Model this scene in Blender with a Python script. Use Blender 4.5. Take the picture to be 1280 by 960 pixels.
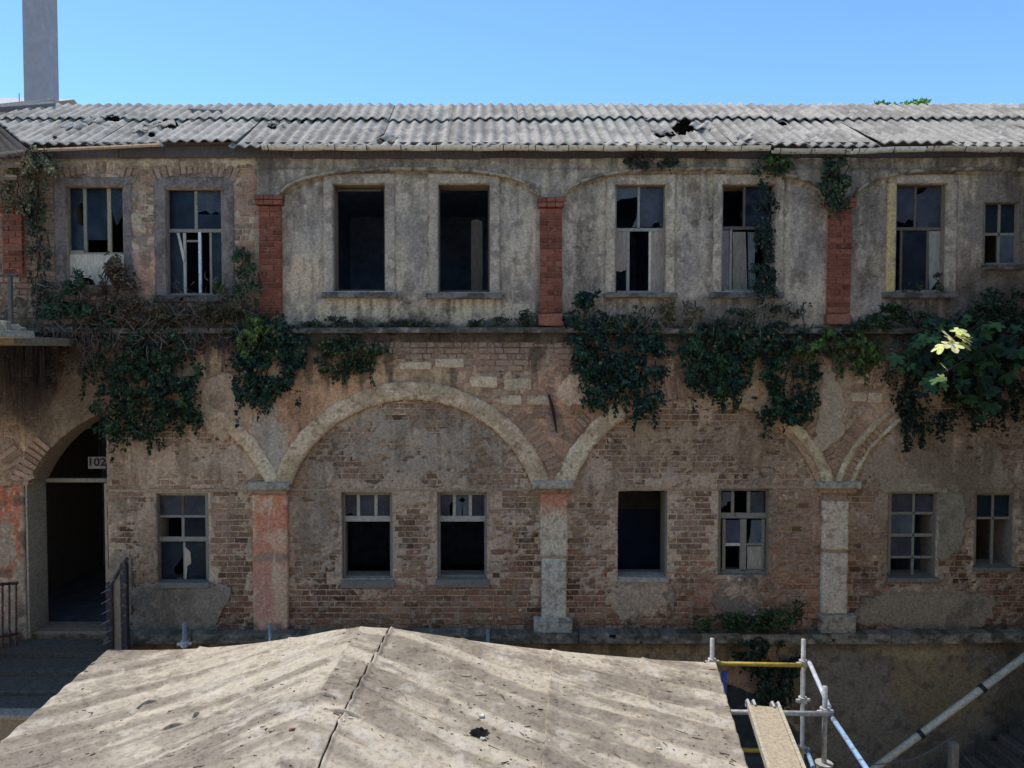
import bpy, math, random
import numpy as np

# ------------------------------------------------------------------ camera, sky, sun, exposure
for o in list(bpy.data.objects):
    bpy.data.objects.remove(o, do_unlink=True)
SC = bpy.context.scene
COL = SC.collection
R = math.radians
FPX = 960.0                       # focal length in photo pixels (1280 wide)
CX, CY = 600.0, 480.0             # principal point
PITCH = R(2.0)
CAM = np.array([0.0, -10.667, 7.0])
cd = bpy.data.cameras.new('camera')
cam = bpy.data.objects.new('camera', cd)
COL.objects.link(cam)
cd.sensor_fit = 'HORIZONTAL'
cd.sensor_width = 36.0
cd.lens = 36.0 * FPX / 1280.0
cd.shift_x = (640.0 - CX) / 1280.0
cd.clip_end = 3000.0
cam.location = CAM
cam.rotation_euler = (R(90) - PITCH, 0, 0)
SC.camera = cam

SUN_EL, SUN_AZ = R(62.0), R(-40.0)      # azimuth measured from +Y (behind the building) towards +X
world = bpy.data.worlds.new('World')
SC.world = world
world.use_nodes = True
wn = world.node_tree.nodes
wn.clear()
wo = wn.new('ShaderNodeOutputWorld')
wb = wn.new('ShaderNodeBackground')
ws = wn.new('ShaderNodeTexSky')
ws.sky_type = 'NISHITA'
ws.sun_disc = False
ws.sun_elevation = SUN_EL
ws.sun_rotation = SUN_AZ
ws.air_density = 1.0
ws.altitude = 2500.0
ws.dust_density = 0.0
ws.ozone_density = 5.0
wb.inputs['Strength'].default_value = 0.14
wt = wn.new('ShaderNodeMix')           # clear summer air: a touch more cyan over the whole dome
wt.data_type = 'RGBA'; wt.blend_type = 'MULTIPLY'; wt.inputs[0].default_value = 1.0
wt.inputs[7].default_value = (0.80, 0.95, 0.97, 1.0)
world.node_tree.links.new(ws.outputs[0], wt.inputs[6])
world.node_tree.links.new(wt.outputs[2], wb.inputs[0])
world.node_tree.links.new(wb.outputs[0], wo.inputs[0])

sd = bpy.data.lights.new('sun', 'SUN')
sd.energy = 2.0
sd.angle = R(0.53)
sd.color = (1.0, 0.94, 0.84)
sun = bpy.data.objects.new('sun', sd)
COL.objects.link(sun)
SUNV = np.array([math.sin(SUN_AZ) * math.cos(SUN_EL), math.cos(SUN_AZ) * math.cos(SUN_EL), math.sin(SUN_EL)])
from mathutils import Vector, Matrix
sun.rotation_euler = Vector(SUNV).to_track_quat('Z', 'Y').to_euler()
sun.location = (-8, 10, 30)
vs = SC.view_settings
vs.view_transform = 'Standard'
vs.look = 'None'
vs.gamma = 1.0
vs.exposure = 0.95
vs.use_curve_mapping = False

# ------------------------------------------------------------------ helpers
rng = np.random.default_rng(7)
random.seed(7)
SP, CP = math.sin(PITCH), math.cos(PITCH)


def W(px, py, Y=0.0):
    """photo pixel -> point on the plane y = Y"""
    a = (px - CX) / FPX
    b = (CY - py) / FPX
    dy = CP + b * SP
    dz = -SP + b * CP
    t = (Y - CAM[1]) / dy
    return np.array([a * t, Y, CAM[2] + dz * t])


def WZ(px, py, z):
    """photo pixel -> point on the horizontal plane z"""
    a = (px - CX) / FPX
    b = (CY - py) / FPX
    dy = CP + b * SP
    dz = -SP + b * CP
    t = (z - CAM[2]) / dz
    return np.array([a * t, CAM[1] + dy * t, z])


def PX(x, z, Y=0.0):
    d = np.asarray(Y) - CAM[1]
    h = np.asarray(z) - CAM[2]
    f = d * CP - h * SP
    u = d * SP + h * CP
    return CX + FPX * np.asarray(x) / f, CY - FPX * u / f


def rect(p, Y=0.0):
    """pixel rect (x0,y0,x1,y1) -> world x0,x1,z0,z1 on plane Y"""
    xm, ym = (p[0] + p[2]) / 2, (p[1] + p[3]) / 2
    return W(p[0], ym, Y)[0], W(p[2], ym, Y)[0], W(xm, p[3], Y)[2], W(xm, p[1], Y)[2]


GAIN = 2.15
WARM = np.array([1.12, 0.975, 0.765])      # lime and dust are warm; the shade they stand in is blue


def lin(c):
    c = np.asarray(c, float) / 255.0
    return np.where(c <= 0.04045, c / 12.92, ((c + 0.055) / 1.055) ** 2.4)


def C(r, g, b, k=None):
    """photo-shade sRGB -> albedo"""
    return np.minimum(lin((r, g, b)) * (GAIN * WARM if k is None else k), 0.8)


def _h(ix, iy, s):
    v = np.sin(ix * 127.1 + iy * 311.7 + s * 74.7) * 43758.5453
    return v - np.floor(v)


def vn(x, y, s=0):
    ix, iy = np.floor(x), np.floor(y)
    fx, fy = x - ix, y - iy
    fx = fx * fx * (3 - 2 * fx)
    fy = fy * fy * (3 - 2 * fy)
    a = _h(ix, iy, s); b = _h(ix + 1, iy, s); c = _h(ix, iy + 1, s); d = _h(ix + 1, iy + 1, s)
    return (a * (1 - fx) + b * fx) * (1 - fy) + (c * (1 - fx) + d * fx) * fy


def fbm(x, y, o=4, s=0):
    r = 0; a = 0.5; t = 0
    for k in range(o):
        r = r + a * vn(x * 2 ** k + 17.3 * k, y * 2 ** k + 9.1 * k, s + k)
        t += a; a *= 0.55
    return r / t


def ss(a, b, x):
    t = np.clip((x - a) / (b - a), 0, 1)
    return t * t * (3 - 2 * t)


def link(o, parent=None):
    COL.objects.link(o)
    if parent is not None:
        o.parent = parent
    return o


def fmesh(name, V, F, col=None, smooth=False, flat_tri=None):
    """fast mesh: V (n,3), F list of int arrays (m,k)"""
    me = bpy.data.meshes.new(name)
    V = np.ascontiguousarray(V, np.float32)
    if not isinstance(F, list):
        F = [F]
    F = [np.asarray(f, np.int32) for f in F if len(f)]
    me.vertices.add(len(V))
    me.vertices.foreach_set('co', V.ravel())
    loops = np.concatenate([f.ravel() for f in F])
    tot = np.concatenate([np.full(len(f), f.shape[1], np.int32) for f in F])
    st = np.concatenate([[0], np.cumsum(tot)[:-1]]).astype(np.int32)
    me.loops.add(len(loops))
    me.loops.foreach_set('vertex_index', loops)
    me.polygons.add(len(tot))
    me.polygons.foreach_set('loop_start', st)
    me.polygons.foreach_set('loop_total', tot)
    me.polygons.foreach_set('use_smooth', np.full(len(tot), smooth, bool))
    if col is not None:
        at = me.color_attributes.new('Col', 'FLOAT_COLOR', 'POINT')
        c = np.ones((len(V), 4), np.float32)
        c[:, :3] = col
        at.data.foreach_set('color', c.ravel())
    me.update(calc_edges=True)
    me.validate()
    return me


def obj(name, me, mat=None, parent=None, **props):
    o = bpy.data.objects.new(name, me)
    if mat is not None and me is not None and len(me.materials) == 0:
        me.materials.append(mat)
    link(o, parent)
    for k, v in props.items():
        o[k] = v
    return o


def thing(name, label, cat, loc=(0, 0, 0), group=None):
    o = bpy.data.objects.new(name, None)
    o.empty_display_size = 0.2
    link(o)
    o.location = loc
    o['label'] = label
    o['category'] = cat
    if group:
        o['group'] = group
    return o


def local(o, me):
    """shift a world-space mesh into the frame of an empty placed at o.location"""
    me.transform(Matrix.Translation(-Vector(o.location)))
    return me


class MB:
    """mesh builder: boxes, tubes and polygons, with a colour per piece"""

    def __init__(s):
        s.v = []; s.q = []; s.t = []; s.c = []; s.n = 0; s.poly = []

    def add(s, V, Q=(), T=(), col=(0.5, 0.5, 0.5)):
        V = np.asarray(V, float)
        if len(Q): s.q.append(np.asarray(Q) + s.n)
        if len(T): s.t.append(np.asarray(T) + s.n)
        s.v.append(V)
        cc = np.asarray(col, float)
        s.c.append(np.broadcast_to(cc, (len(V), 3)).copy())
        s.n += len(V)

    def box(s, x0, x1, y0, y1, z0, z1, col=(0.5, 0.5, 0.5), bev=0.0, jit=0.0):
        if bev <= 0:
            V = np.array([[x, y, z] for x in (x0, x1) for y in (y0, y1) for z in (z0, z1)], float)
            Q = [[0, 1, 3, 2], [4, 6, 7, 5], [0, 4, 5, 1], [2, 3, 7, 6], [0, 2, 6, 4], [1, 5, 7, 3]]
        else:
            V, Q = bevbox(x0, x1, y0, y1, z0, z1, bev)
        if jit:
            V = V + rng.normal(0, jit, V.shape)
        s.add(V, Q, (), col)

    def tube(s, pts, r, n=8, col=(0.5, 0.5, 0.5), cap=True):
        pts = np.asarray(pts, float)
        r = np.broadcast_to(np.asarray(r, float), (len(pts),))
        V = []
        for i, p in enumerate(pts):
            a = pts[max(i - 1, 0)]; b = pts[min(i + 1, len(pts) - 1)]
            t = b - a; t = t / (np.linalg.norm(t) + 1e-9)
            u = np.cross(t, [0, 0, 1.0])
            if np.linalg.norm(u) < 1e-3: u = np.cross(t, [1.0, 0, 0])
            u /= np.linalg.norm(u); w = np.cross(t, u)
            for k in range(n):
                an = 2 * math.pi * k / n
                V.append(p + r[i] * (math.cos(an) * u + math.sin(an) * w))
        Q = []
        for i in range(len(pts) - 1):
            for k in range(n):
                k2 = (k + 1) % n
                Q.append([i * n + k, i * n + k2, (i + 1) * n + k2, (i + 1) * n + k])
        T = []
        if cap:
            V.append(pts[0]); V.append(pts[-1])
            a, b = len(V) - 2, len(V) - 1
            m = (len(pts) - 1) * n
            for k in range(n):
                T.append([a, (k + 1) % n, k]); T.append([b, m + k, m + (k + 1) % n])
        s.add(V, Q, T, col)

    def prism(s, pts2, y0, y1, col=(0.5, 0.5, 0.5)):
        """polygon in x,z extruded along y"""
        p = np.asarray(pts2, float); n = len(p)
        V = np.concatenate([np.c_[p[:, 0], np.full(n, y0), p[:, 1]], np.c_[p[:, 0], np.full(n, y1), p[:, 1]]])
        base = s.n
        s.add(V, [[i, i + n, (i + 1) % n + n, (i + 1) % n] for i in range(n)], (), col)
        s.poly.append(list(range(base, base + n)))
        s.poly.append(list(range(base + 2 * n - 1, base + n - 1, -1)))

    def mesh(s, name, smooth=False):
        V = np.concatenate(s.v); c = np.concatenate(s.c)
        F = []
        if s.q: F.append(np.concatenate(s.q))
        if s.t: F.append(np.concatenate(s.t))
        for p in s.poly: F.append(np.array([p]))
        return fmesh(name, V, F, c, smooth)

    def build(s, name, mat, parent=None, smooth=False, **props):
        me = s.mesh(name, smooth)
        if parent is not None and parent.parent is None and parent.type == 'EMPTY':
            local(parent, me)
        elif parent is not None:
            root = parent
            off = Vector((0, 0, 0))
            while root is not None:
                off += Vector(root.location); root = root.parent
            me.transform(Matrix.Translation(-off))
        return obj(name, me, mat, parent, **props)


def bevbox(x0, x1, y0, y1, z0, z1, b):
    b = min(b, (x1 - x0) * .45, (y1 - y0) * .45, (z1 - z0) * .45)
    xs = (x0, x0 + b, x1 - b, x1); ys = (y0, y0 + b, y1 - b, y1); zs = (z0, z0 + b, z1 - b, z1)
    V = []; idx = {}
    for i in range(4):
        for j in range(4):
            for k in range(4):
                e = (i in (0, 3)) + (j in (0, 3)) + (k in (0, 3))
                if e == 1:
                    idx[(i, j, k)] = len(V); V.append((xs[i], ys[j], zs[k]))
    Q = []
    for ax in range(3):
        for s_ in (0, 3):
            f = []
            for (p, q) in ((1, 1), (1, 2), (2, 2), (2, 1)):
                t = [0, 0, 0]; t[ax] = s_; o = [a for a in range(3) if a != ax]
                t[o[0]] = p; t[o[1]] = q; f.append(idx[tuple(t)])
            Q.append(f if (s_ == 3) == (ax != 1) else f[::-1])
    # edge chamfers
    for ax in range(3):
        o = [a for a in range(3) if a != ax]
        for s1 in (0, 3):
            for s2 in (0, 3):
                f = []
                for e in (1, 2):
                    t = [0, 0, 0]; t[ax] = e; t[o[0]] = s1; t[o[1]] = 1 if s2 == 0 else 2; f.append(idx[tuple(t)])
                for e in (2, 1):
                    t = [0, 0, 0]; t[ax] = e; t[o[1]] = s2; t[o[0]] = 1 if s1 == 0 else 2; f.append(idx[tuple(t)])
                Q.append(f)
    V = np.array(V, float)
    # corner triangles as degenerate-free quads are skipped: add as tris through repeated index is invalid, so use small quads none
    return V, Q


# ------------------------------------------------------------------ materials
def mat(name, col=None, rough=0.9, nscale=18.0, namt=0.25, bump=0.25, bscale=60.0, spec=0.25, metal=0.0,
        stain=None, alpha=1.0, stretch=(1, 1, 1), bdist=0.01, pits=0.0, pscale=45.0):
    m = bpy.data.materials.new(name)
    m.use_nodes = True
    nt = m.node_tree; N = nt.nodes; L = nt.links
    b = N['Principled BSDF']
    b.inputs['Roughness'].default_value = rough
    b.inputs['Specular IOR Level'].default_value = spec
    b.inputs['Metallic'].default_value = metal
    b.inputs['Alpha'].default_value = alpha
    geo = N.new('ShaderNodeNewGeometry')
    mp = N.new('ShaderNodeMapping'); mp.inputs['Scale'].default_value = stretch
    L.new(geo.outputs['Position'], mp.inputs['Vector'])
    if col is None:
        at = N.new('ShaderNodeAttribute'); at.attribute_name = 'Col'
        src = at.outputs['Color']
    else:
        rgb = N.new('ShaderNodeRGB'); rgb.outputs[0].default_value = (*col, 1)
        src = rgb.outputs[0]
    n1 = N.new('ShaderNodeTexNoise'); n1.inputs['Scale'].default_value = nscale
    n1.inputs['Detail'].default_value = 6; n1.inputs['Roughness'].default_value = 0.7
    L.new(mp.outputs[0], n1.inputs['Vector'])
    mr = N.new('ShaderNodeMapRange')
    mr.inputs['From Min'].default_value = 0.3; mr.inputs['From Max'].default_value = 0.7
    mr.inputs['To Min'].default_value = 1 - namt; mr.inputs['To Max'].default_value = 1 + namt
    L.new(n1.outputs['Fac'], mr.inputs['Value'])
    mx = N.new('ShaderNodeMix'); mx.data_type = 'RGBA'; mx.blend_type = 'MULTIPLY'
    mx.inputs[0].default_value = 1.0
    L.new(src, mx.inputs[6]); L.new(mr.outputs[0], mx.inputs[7])
    out = mx.outputs[2]
    if pits > 0:
        n4 = N.new('ShaderNodeTexNoise'); n4.inputs['Scale'].default_value = pscale
        n4.inputs['Detail'].default_value = 4; n4.inputs['Roughness'].default_value = 0.75
        L.new(mp.outputs[0], n4.inputs['Vector'])
        m4 = N.new('ShaderNodeMapRange'); m4.interpolation_type = 'SMOOTHSTEP'
        m4.inputs['From Min'].default_value = 0.33; m4.inputs['From Max'].default_value = 0.50
        m4.inputs['To Min'].default_value = 1 - pits; m4.inputs['To Max'].default_value = 1.06
        L.new(n4.outputs['Fac'], m4.inputs['Value'])
        x4 = N.new('ShaderNodeMix'); x4.data_type = 'RGBA'; x4.blend_type = 'MULTIPLY'; x4.inputs[0].default_value = 1.0
        L.new(out, x4.inputs[6]); L.new(m4.outputs[0], x4.inputs[7])
        out = x4.outputs[2]
    if stain is not None:
        scol, lo, hi, sc = stain
        n2 = N.new('ShaderNodeTexNoise'); n2.inputs['Scale'].default_value = sc
        n2.inputs['Detail'].default_value = 5; n2.inputs['Roughness'].default_value = 0.65
        L.new(mp.outputs[0], n2.inputs['Vector'])
        m2 = N.new('ShaderNodeMapRange'); m2.interpolation_type = 'SMOOTHSTEP'
        m2.inputs['From Min'].default_value = lo; m2.inputs['From Max'].default_value = hi
        L.new(n2.outputs['Fac'], m2.inputs['Value'])
        x2 = N.new('ShaderNodeMix'); x2.data_type = 'RGBA'
        x2.inputs[7].default_value = (*scol, 1)
        L.new(m2.outputs[0], x2.inputs[0]); L.new(out, x2.inputs[6])
        out = x2.outputs[2]
    L.new(out, b.inputs['Base Color'])
    if bump > 0:
        n3 = N.new('ShaderNodeTexNoise'); n3.inputs['Scale'].default_value = bscale
        n3.inputs['Detail'].default_value = 5; n3.inputs['Roughness'].default_value = 0.7
        L.new(mp.outputs[0], n3.inputs['Vector'])
        bp = N.new('ShaderNodeBump'); bp.inputs['Strength'].default_value = bump
        bp.inputs['Distance'].default_value = bdist
        L.new(n3.outputs['Fac'], bp.inputs['Height']); L.new(bp.outputs[0], b.inputs['Normal'])
    return m


M = {}
M['render'] = mat('lime_render', None, 0.95, 26, 0.36, 0.7, 55, 0.12, pits=.28, pscale=34)
M['brick'] = mat('old_brick', None, 0.93, 32, 0.45, 0.8, 70, 0.12, pits=.32, pscale=38, stain=(tuple(C(122, 110, 101)), 0.47, 0.66, 8.0))
M['redbrick'] = mat('red_pier_brick', None, 0.92, 35, 0.35, 0.7, 80, 0.12, pits=.4, pscale=40, stain=(tuple(C(112, 92, 82)), 0.54, 0.72, 10.0))
M['stone'] = mat('grey_stone', None, 0.92, 18, 0.36, 0.7, 55, 0.15, pits=.45, pscale=34)
M['dark'] = mat('interior_glare_tint', (0.30, 0.36, 0.47), 0.95, 6, 0.35, 0.2, 30, 0.1)  # room walls tinted blue-grey, standing in for glare in the openings
M['floor'] = mat('dusty_floor', (0.17, 0.165, 0.16), 0.95, 6, 0.35, 0.2, 30, 0.1)
M['wood'] = mat('weathered_wood', None, 0.85, 30, 0.35, 0.4, 90, 0.2, stretch=(1, 1, 0.25))
M['paint'] = mat('grey_painted_wood', None, 0.75, 25, 0.25, 0.3, 80, 0.3, stain=(tuple(C(80, 72, 66)), 0.58, 0.70, 14.0))
M['sheet'] = mat('corrugated_cement_sheet', None, 0.95, 14, 0.2, 0.5, 60, 0.12, pits=.2, pscale=22, stain=(tuple(C(120, 112, 102, 1.0)), 0.58, 0.76, 6.0))
M['felt'] = mat('dusty_roofing_felt', None, 0.95, 12, 0.18, 0.5, 40, 0.1, pits=.28, pscale=24)
M['metal'] = mat('galvanised_tube', None, 0.55, 20, 0.3, 0.1, 60, 0.35, metal=0.1, pits=.3, pscale=30)
M['painted_metal'] = mat('chipped_painted_metal', None, 0.55, 22, 0.25, 0.12, 70, 0.4, stain=(tuple(C(120, 108, 96, 1.0)), 0.54, 0.66, 16.0))
M['leaf'] = mat('leaf', None, 0.65, 9, 0.3, 0.0, 60, 0.18)
M['dry'] = mat('dry_stem', None, 0.9, 12, 0.3, 0.0, 60, 0.1)
M['ground'] = mat('courtyard_dirt', (0.42, 0.37, 0.30), 0.97, 3, 0.35, 0.5, 20, 0.1)


def glass_mat():
    m = bpy.data.materials.new('dusty_window_glass'); m.use_nodes = True
    nt = m.node_tree; N = nt.nodes; L = nt.links
    b = N['Principled BSDF']; out = N['Material Output']
    b.inputs['Roughness'].default_value = 0.32
    b.inputs['Specular IOR Level'].default_value = 0.28
    geo = N.new('ShaderNodeNewGeometry')
    n = N.new('ShaderNodeTexNoise'); n.inputs['Scale'].default_value = 5.0; n.inputs['Detail'].default_value = 6
    L.new(geo.outputs['Position'], n.inputs['Vector'])
    at = N.new('ShaderNodeAttribute'); at.attribute_name = 'Col'
    L.new(at.outputs['Color'], b.inputs['Base Color'])
    mr = N.new('ShaderNodeMapRange'); mr.inputs['From Min'].default_value = 0.3; mr.inputs['From Max'].default_value = 0.7
    mr.inputs['To Min'].default_value = 0.45; mr.inputs['To Max'].default_value = 0.95
    L.new(n.outputs['Fac'], mr.inputs['Value'])
    tr = N.new('ShaderNodeBsdfTransparent'); tr.inputs[0].default_value = (0.75, 0.82, 0.85, 1)
    mx = N.new('ShaderNodeMixShader')
    L.new(mr.outputs[0], mx.inputs[0]); L.new(tr.outputs[0], mx.inputs[1]); L.new(b.outputs[0], mx.inputs[2])
    L.new(mx.outputs[0], out.inputs['Surface'])
    return m


M['glass'] = glass_mat()


# ------------------------------------------------------------------ relief surfaces
def slab(name, x0, x1, z0, z1, res, maskf, yf, colf, yback, parent=None, material='render', smooth=True, **props):
    """A real relief: grid in the wall plane, front at yf, cut by maskf, closed by edges back to yback."""
    nx = max(2, int(round((x1 - x0) / res))); nz = max(2, int(round((z1 - z0) / res)))
    X, Z = np.meshgrid(np.linspace(x0, x1, nx + 1), np.linspace(z0, z1, nz + 1))
    p, q = PX(X, Z)
    xc = (X[:-1, :-1] + X[1:, 1:]) / 2; zc = (Z[:-1, :-1] + Z[1:, 1:]) / 2
    pc, qc = PX(xc, zc)
    Mk = maskf(pc, qc, xc, zc)
    Mk = np.broadcast_to(Mk, xc.shape)
    Yf = np.broadcast_to(yf(p, q, X, Z), X.shape)
    cc = np.broadcast_to(colf(p, q, X, Z), X.shape + (3,))
    n = X.size
    V = np.concatenate([np.c_[X.ravel(), Yf.ravel(), Z.ravel()], np.c_[X.ravel(), np.full(n, yback), Z.ravel()]])
    cl = np.concatenate([cc.reshape(-1, 3)] * 2)
    I = np.arange(n).reshape(X.shape)
    a, b, c, d = I[:-1, :-1], I[:-1, 1:], I[1:, 1:], I[1:, :-1]
    F = [np.c_[a[Mk], b[Mk], c[Mk], d[Mk]]]
    P = np.pad(Mk, 1)
    for (sl, e0, e1) in (((slice(1, -1), slice(0, -2)), d, a), ((slice(1, -1), slice(2, None)), b, c),
                         ((slice(0, -2), slice(1, -1)), a, b), ((slice(2, None), slice(1, -1)), c, d)):
        k = Mk & ~P[sl]
        F.append(np.c_[e1[k], e0[k], e0[k] + n, e1[k] + n])
    F = np.concatenate(F)
    used = np.unique(F)
    mp = np.full(2 * n, -1); mp[used] = np.arange(len(used))
    me = fmesh(name, V[used], mp[F], cl[used], smooth)
    if parent is not None:
        off = Vector((0, 0, 0)); r_ = parent
        while r_ is not None:
            off += Vector(r_.location); r_ = r_.parent
        me.transform(Matrix.Translation(-off))
    return obj(name, me, M[material], parent, **props)


def mixc(c, new, w):
    w = np.clip(w, 0, 1)[..., None]
    return c * (1 - w) + np.asarray(new) * w


def blob(p, q, cx, cy, rx, ry, nz=None, soft=0.5):
    d = np.sqrt(((p - cx) / rx) ** 2 + ((q - cy) / ry) ** 2)
    if nz is not None: d = d + (nz - 0.5) * 1.1
    return ss(1 + soft * .5, 1 - soft * .5, d)


def soot_shade(p, q, x, z, c):
    """dirt with its own shape: grime washed down the wall, plus shade painted in towards both ends of the facade"""
    n = fbm(x * 1.3, z * 1.1, 5, 601); d = fbm(x * 6.5, z * .7, 4, 603); m = fbm(x * 17, z * 14, 3, 605)
    side = ss(330, 60, p) * .16 + ss(1020, 1260, p) * .13  # painted darkening towards the facade ends, standing in for shade
    w = ss(.48, .68, n * .62 + d * .38 + side + (m - .5) * .18)
    c = mixc(c, c * np.array([.52, .50, .48]), w * .75)
    cr = np.abs(fbm(x * 1.7 + 3, z * 1.7, 5, 607) - .5)
    return mixc(c, c * .42, ss(.0075, .002, cr) * ss(.48, .6, n) * .9)


def inrect(p, q, r, e=0.0):
    return (p > r[0] - e) & (p < r[2] + e) & (q > r[1] - e) & (q < r[3] + e)


# ------------------------------------------------------------------ layout of the facade (photo pixels on the wall plane)
ARCH = [(187, 666, 160, 181), (515, 658, 159, 181), (867, 657, 160, 182), (1213, 658, 159, 181)]   # cx, cy, R inner, R outer
WIN = dict(
    U1=(83, 233, 156, 356), U2=(208, 236, 279, 369), U3=(416, 230, 482, 364), U4=(548, 230, 612, 365),
    U5=(768, 231, 832, 366), U6=(901, 231, 968, 364), U7=(1118, 230, 1182, 365), U8=(1229, 253, 1275, 331),
    L1=(196, 617, 260, 728), L2=(428, 616, 491, 724), L3=(547, 616, 609, 723), L4=(772, 614, 834, 722),
    L5=(898, 611, 961, 719), L6=(1111, 615, 1172, 722), L7=(1218, 617, 1268, 708))
DOOR = (36, 497, 135, 790)
WR = {k: rect(v) for k, v in WIN.items()}
DR = rect(DOOR)
X_L, X_R = W(-75, 480)[0], 7.74
Z_FLOOR = W(600, 788)[2]           # lower storey floor
Z_UP = W(600, 414)[2]              # upper floor ledge
Z_EAVE = W(600, 190)[2]


def opening(p, q, x, z, keys, e=0.0):
    m = np.zeros(np.shape(x), bool)
    for k in keys:
        r = WR[k] if k != 'D' else DR
        m |= (x > r[0] - e) & (x < r[1] + e) & (z > r[2] - e) & (z < r[3] + e)
    return m


bld = thing('courtyard_building', 'derelict two storey brick and plaster building with corrugated roof and arcade', 'building', (0, 0, 0))

# ground and far setting
mb = MB()
g = np.array([[-400, -400, 0], [400, -400, 0], [400, 400, 0], [-400, 400, 0]], float)
mb.add(g, [[0, 1, 2, 3]])
mb.build('ground', M['ground'], None, kind='structure')


# ------------------------------------------------------------------ core walls, rooms
def wall_holes(mb, x0, x1, z0, z1, y0, y1, holes, col):
    xs = sorted({x0, x1, *[min(max(h[0], x0), x1) for h in holes], *[min(max(h[1], x0), x1) for h in holes]})
    zs = sorted({z0, z1, *[min(max(h[2], z0), z1) for h in holes], *[min(max(h[3], z0), z1) for h in holes]})
    solid = np.zeros((len(xs) - 1, len(zs) - 1), bool)
    for i in range(len(xs) - 1):
        for j in range(len(zs) - 1):
            cx, cz = (xs[i] + xs[i + 1]) / 2, (zs[j] + zs[j + 1]) / 2
            solid[i, j] = not any(h[0] < cx < h[1] and h[2] < cz < h[3] for h in holes)
    for i in range(len(xs) - 1):
        for j in range(len(zs) - 1):
            if not solid[i, j]: continue
            a, b, c, d = xs[i], xs[i + 1], zs[j], zs[j + 1]
            mb.add([[a, y0, c], [b, y0, c], [b, y0, d], [a, y0, d]], [[0, 1, 2, 3]], (), col)
            mb.add([[a, y1, c], [b, y1, c], [b, y1, d], [a, y1, d]], [[3, 2, 1, 0]], (), col)
            for (di, dj, e) in ((-1, 0, [(a, c), (a, d)]), (1, 0, [(b, d), (b, c)]), (0, -1, [(b, c), (a, c)]), (0, 1, [(a, d), (b, d)])):
                ii, jj = i + di, j + dj
                if 0 <= ii < solid.shape[0] and 0 <= jj < solid.shape[1] and solid[ii, jj]: continue
                (ax, az), (bx, bz) = e
                mb.add([[ax, y0, az], [bx, y0, bz], [bx, y1, bz], [ax, y1, az]], [[0, 1, 2, 3]], (), col)


mb = MB()
holes = [WR[k] for k in WR] + [DR]
wall_holes(mb, X_L, X_R, Z_FLOOR - 0.1, Z_EAVE + .05, 0.03, 0.42, holes, C(105, 96, 88))
mb.build('wall_core', M['render'], bld)
mb = MB()
Yb = 3.9
mb.box(X_L, X_R, Yb, Yb + .3, 0, Z_EAVE + .3, C(90, 80, 72, 1.0))
mb.build('rear_wall', M['dark'], bld)
for i, (zz, th) in enumerate(((Z_FLOOR - .12, .25), (Z_UP - .05, .25), (Z_EAVE - .12, .06))):
    mb = MB(); mb.box(X_L, X_R, 0.43, Yb - .003, zz - th, zz)
    mb.build('floor_slab' if i < 2 else 'attic_ceiling', M['floor'] if i < 2 else M['dark'], bld)
for px_ in (-70, 150, 372, 520, 716, 872, 1070, 1195):
    for (za, zb) in ((Z_FLOOR - .117, Z_UP - .303), (Z_UP - .047, Z_EAVE - .183)):
        x = W(px_, 480)[0]
        mb = MB(); mb.box(x - .08, x + .08, 0.425, Yb - .006, za, zb)
        mb.build('partition_wall', M['dark'], bld)
for xx in (X_L, X_R - .3):
    mb = MB(); mb.box(xx, xx + .3, 0.424, Yb - .003, Z_FLOOR - .1, Z_EAVE + .3, C(90, 80, 72))
    mb.build('end_wall', M['render'], bld)
# blue painted inner wall close behind the frameless window
r = WR['L4']
mb = MB()
mb.box(r[0] - .5, r[1] + .3, 1.1, 1.2, Z_FLOOR - .115, r[2] + .75, C(30, 46, 62, 1.2))
mb.box(r[0] - .5, r[1] + .3, 1.1, 1.2, r[2] + .75, Z_UP - .305, C(84, 76, 70, 1.0))
mb.build('inner_wall', mat('blue_inner_paint', None, .8, 5, .3, .1), bld)


# ------------------------------------------------------------------ brick laying
COURSE = 0.0822
brick_pool = []      # (x0,x1,z0,z1,yfront,colour,weight)


def brick_col(p, q, n):
    t = ss(640, 770, q + (n - .5) * 90)
    c = C(112, 94, 82) * (1 - t) + C(112, 84, 70) * t
    v = float(fbm(np.array([p / 60.]), np.array([q / 60.]), 3, 401)[0])
    so = float(ss(.47, .66, fbm(np.array([p / 90. * 1.3]), np.array([-q / 90. * 1.1]), 3, 631) + ss(330, 60, p) * .1 + ss(1020, 1260, p) * .1)[0])  # grime noise, with end-of-facade shade painted into the brick colour
    c = c * (.70 + .60 * v) * (1 - .4 * so) * (.55 if n < .08 else 1.0)
    return c


def lay(x0, x1, z0, z1, yfront, okf, colf, wt=1.0, ydep=0.05, vis=None):
    out = []
    nrow = int((z1 - z0) / COURSE)
    for j in range(nrow):
        z = z0 + j * COURSE
        x = x0 - random.random() * .2
        head = random.random() < .25
        while x < x1:
            L = (0.115 if (head and random.random() < .8) or random.random() < .12 else 0.235) * random.uniform(.93, 1.06)
            a, b = x + .006, x + L - .006
            zc = z + COURSE / 2; xc = (a + b) / 2
            p, q = PX(xc, zc)
            if okf(p, q, a, b, z, z + COURSE):
                hz = random.uniform(-.003, .003)
                out.append((a, b, z + .007 + hz, z + COURSE - .007 + hz, yfront + random.uniform(-.004, .005),
                            colf(p, q, random.random()) * random.uniform(.72, 1.22) * np.array([1, random.uniform(.93, 1.05), random.uniform(.9, 1.06)]), wt))
            x += L
    return out


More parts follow.
